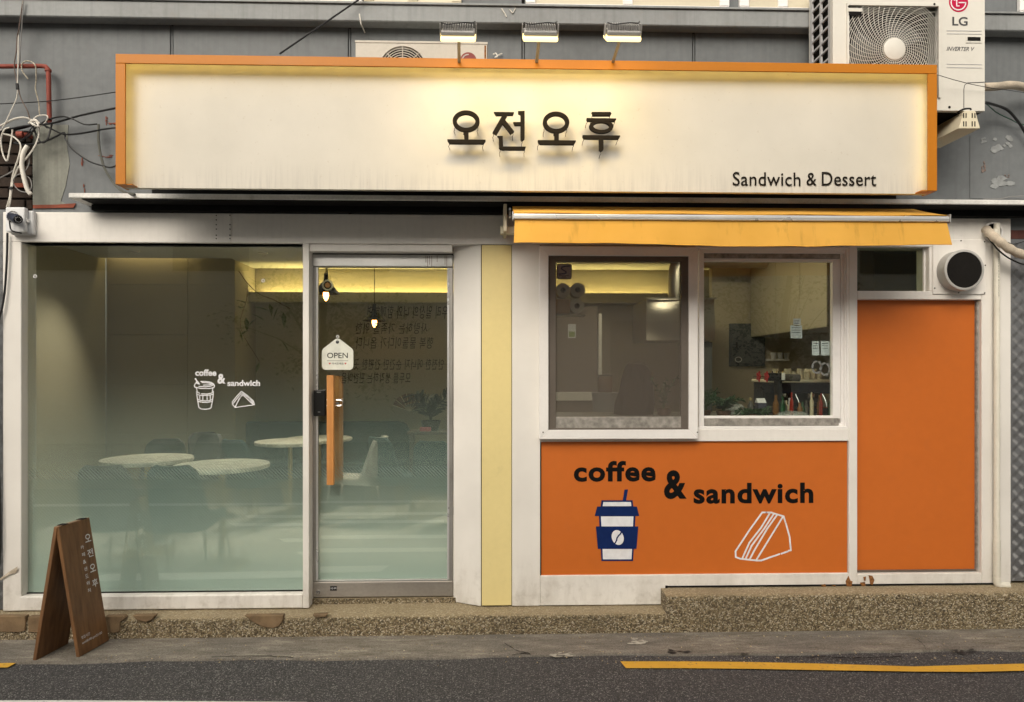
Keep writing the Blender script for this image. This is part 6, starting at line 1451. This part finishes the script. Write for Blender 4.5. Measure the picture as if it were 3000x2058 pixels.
one('plastic_bag', 'crumpled clear plastic bag in front of the espresso machine', 'bag', lump((P(2308, 1215, .25).x, .25, cz + .0005), .09, .05, .04, 12, 26, 12), bag_mat, smooth=True)
c = P(2314, 1210, .38); one('white_jug', 'narrow white bottle in front of the espresso machine', 'bottle', MB().lathe([(.018, .0005), (.017, .03), (.010, .06), (.006, .11), (.006, .12), (.001, .12)], (c.x, .385, cz), 14), white_print, smooth=True)
# notices and decals on the panes (things stuck to glass)
for lab, x0, y0, x1, y1 in (('upper pale paper notice inside the right serving pane', 2324, 934, 2346, 952), ('large pale paper notice inside the right serving pane below another', 2316, 954, 2350, 992), ('left narrow printed sheet inside the right serving pane', 2379, 1000, 2400, 1042), ('right narrow printed sheet inside the right serving pane', 2405, 1000, 2430, 1042)):
    T = thing('notice', lab, 'notice', P((x0 + x1) / 2, y1, .066), 'notices on the serving window')
    obj('sheet', MB().pbox(x0, y0, x1, y1, .062, .0624), paper, T)
    for i in range(3): obj('print_line', MB().pbox(x0 + 3, y0 + 6 + i * 7, x1 - 4, y0 + 7.5 + i * 7, .0610, .0613), grey_print, T)
for lab, cx_, cy_ in (('left white recycling mark on the serving pane', 2393, 1076), ('right white recycling mark on the serving pane', 2417, 1082)):
    m = MB()
    for k in range(3):
        a0_ = R(90 + 120 * k); arc = [(cx_ + 13 * math.cos(a0_ + t), cy_ - 17 * math.sin(a0_ + t)) for t in [i * .25 for i in range(7)]]
        stroke(m, arc, 5, .0485, .0006); e = arc[-1]; m.pprism([(e[0] - 5, e[1] - 2), (e[0] + 5, e[1] - 4), (e[0] + 1, e[1] + 7)], .0480, .0484)
    one('recycling_mark', lab, 'decal', m, mat('etched_white_print', (0.17, 0.175, 0.165), 0.7) if 'etched_white_print' not in MATS else MATS['etched_white_print'], 'recycling marks on the serving pane')
# sticker with an S in the corner of the left sash
SK = thing('security_sticker', 'square pale sticker with a dark S on the left serving pane', 'sticker', P(1652, 818, -.002))
def rrect(x0, y0, x1, y1, r, n=5):
    o = []
    for cx_, cy_, s in ((x1 - r, y0 + r, -90), (x1 - r, y1 - r, 0), (x0 + r, y1 - r, 90), (x0 + r, y0 + r, 180)): o += [(cx_ + r * math.cos(R(s + 90 * i / n)), cy_ + r * math.sin(R(s + 90 * i / n))) for i in range(n + 1)]
    return o
obj('border', MB().pprism(rrect(1630.5, 774, 1675, 819, 7), -.0010, -.0002), black_print, SK); obj('field', MB().pprism(rrect(1632.5, 776, 1673, 817, 6), -.0016, -.0011), flat('mauve_field', (0.30, 0.24, 0.26)), SK)
zS = 5.906; sl_ = [(402, 236), (330, 240), (275, 255), (265, 285), (300, 310), (340, 330), (345, 355), (310, 370), (225, 376)]
m = MB(); stroke(m, sl_, 24, -.0023, .0005, zS, 1600, 740); obj('letter_s', m, blue_print, SK)
for i, (a, b) in enumerate(((1638, 1667), (1646, 1659), (1645, 1660))): obj('print_line', MB().pbox(a, 807.5 + i * 3.2, b, 809 + i * 3.2, -.0022, -.0017), black_print, SK)
# tissue rolls on a small inner shelf
zt0_ = P(1670, 921, .13).z
one('inner_shelf', 'short thin shelf inside the left serving pane under the tissue rolls', 'shelf', MB().box(P(1604, 921, .1).x, P(1718, 921, .1).x, .10, .28, zt0_ - .008, zt0_), room_wall_dark)
for lab, px, py in (('upper left tissue roll in the pack behind the sticker', 1650, 851), ('upper right tissue roll in the pack behind the sticker', 1693, 850), ('lower right tissue roll beside the brown wrapped pack', 1691, 897)):
    c = P(px, py, .12); r = 21.5 * (.12 + D) / F
    T = thing('tissue_roll', lab, 'tissue roll', (c.x, .17, c.z - r), 'tissue rolls')
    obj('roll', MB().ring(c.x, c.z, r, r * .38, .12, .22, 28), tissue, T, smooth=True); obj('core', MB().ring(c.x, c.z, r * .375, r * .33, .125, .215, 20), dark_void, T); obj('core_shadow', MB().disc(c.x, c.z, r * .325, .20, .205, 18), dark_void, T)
x0, x1, z0, z1 = RX(1618, 876, 1670, 919, .12); one('kraft_pack', 'brown wrapped pack beside the lower tissue roll', 'pack', MB().box(x0, x1, .12, .22, z0, z1), kraft, bevel=.008, seg=2)

# ------------------------------------------------------------------ the other side of the street (seen only in the glass)
struct('opposite_pavement', MB().box(-14, 14, -9.6, ROAD_Y, -.04, .13), mat('pale_paving', (0.42, 0.40, 0.36), 0.85, var=0.15, scale=1.5))
OB = thing('opposite_building', 'cream rendered building across the street mirrored in the shop glass', 'building', (0, -10, .13))
obj('wall', MB().box(-14, 14, -10.4, -9.6, .13, 6.2), opp_wall, OB)
for i in range(9):
    x = -12 + i * 2.8
    obj('window', MB().box(x, x + 1.5, -9.595, -9.56, 3.6, 5.0), opp_dark, OB)
for x in (-.6, 2.6, 8.6): obj('shopfront', MB().box(x - .2, x + 1.7, -9.595, -9.55, .5, 2.6), opp_dark, OB)
def street_tree(x, label, seed):
    r3 = random.Random(seed); T = thing('street_tree', label, 'tree', (x, -8.6, .13), 'trees across the street')
    tr = smooth_path([(x, -8.6, .13), (x + .05, -8.6, 1.0), (x - .05, -8.6, 2.2), (x + .1, -8.6, 3.4)], 5); obj('trunk', MB().tube(tr, [.10 - .05 * i / len(tr) for i in range(len(tr))], 10), terracotta, T, smooth=True)
    m = MB()
    for k in range(26):
        c = Vector((x + r3.gauss(0, .75), -8.6 + r3.gauss(0, .5), 2.5 + r3.gauss(0, .75))); m.tube([tr[8], tr[8].lerp(c, .5) + Vector((0, 0, .1)), c], [.02, .012, .004], 5)
        for q in range(60):
            leaf(m, c + Vector((r3.gauss(0, .22), r3.gauss(0, .2), r3.gauss(0, .2))), (r3.uniform(-1, 1), r3.uniform(-1, 1), r3.uniform(-.8, .6)), r3.uniform(.07, .12), .06)
    obj('crown', m, green_leaf, T)
street_tree(-3.2, 'leafy street tree across the road mirrored in the door glass', 2)
street_tree(5.6, 'leafy street tree across the road mirrored in the serving window', 5)
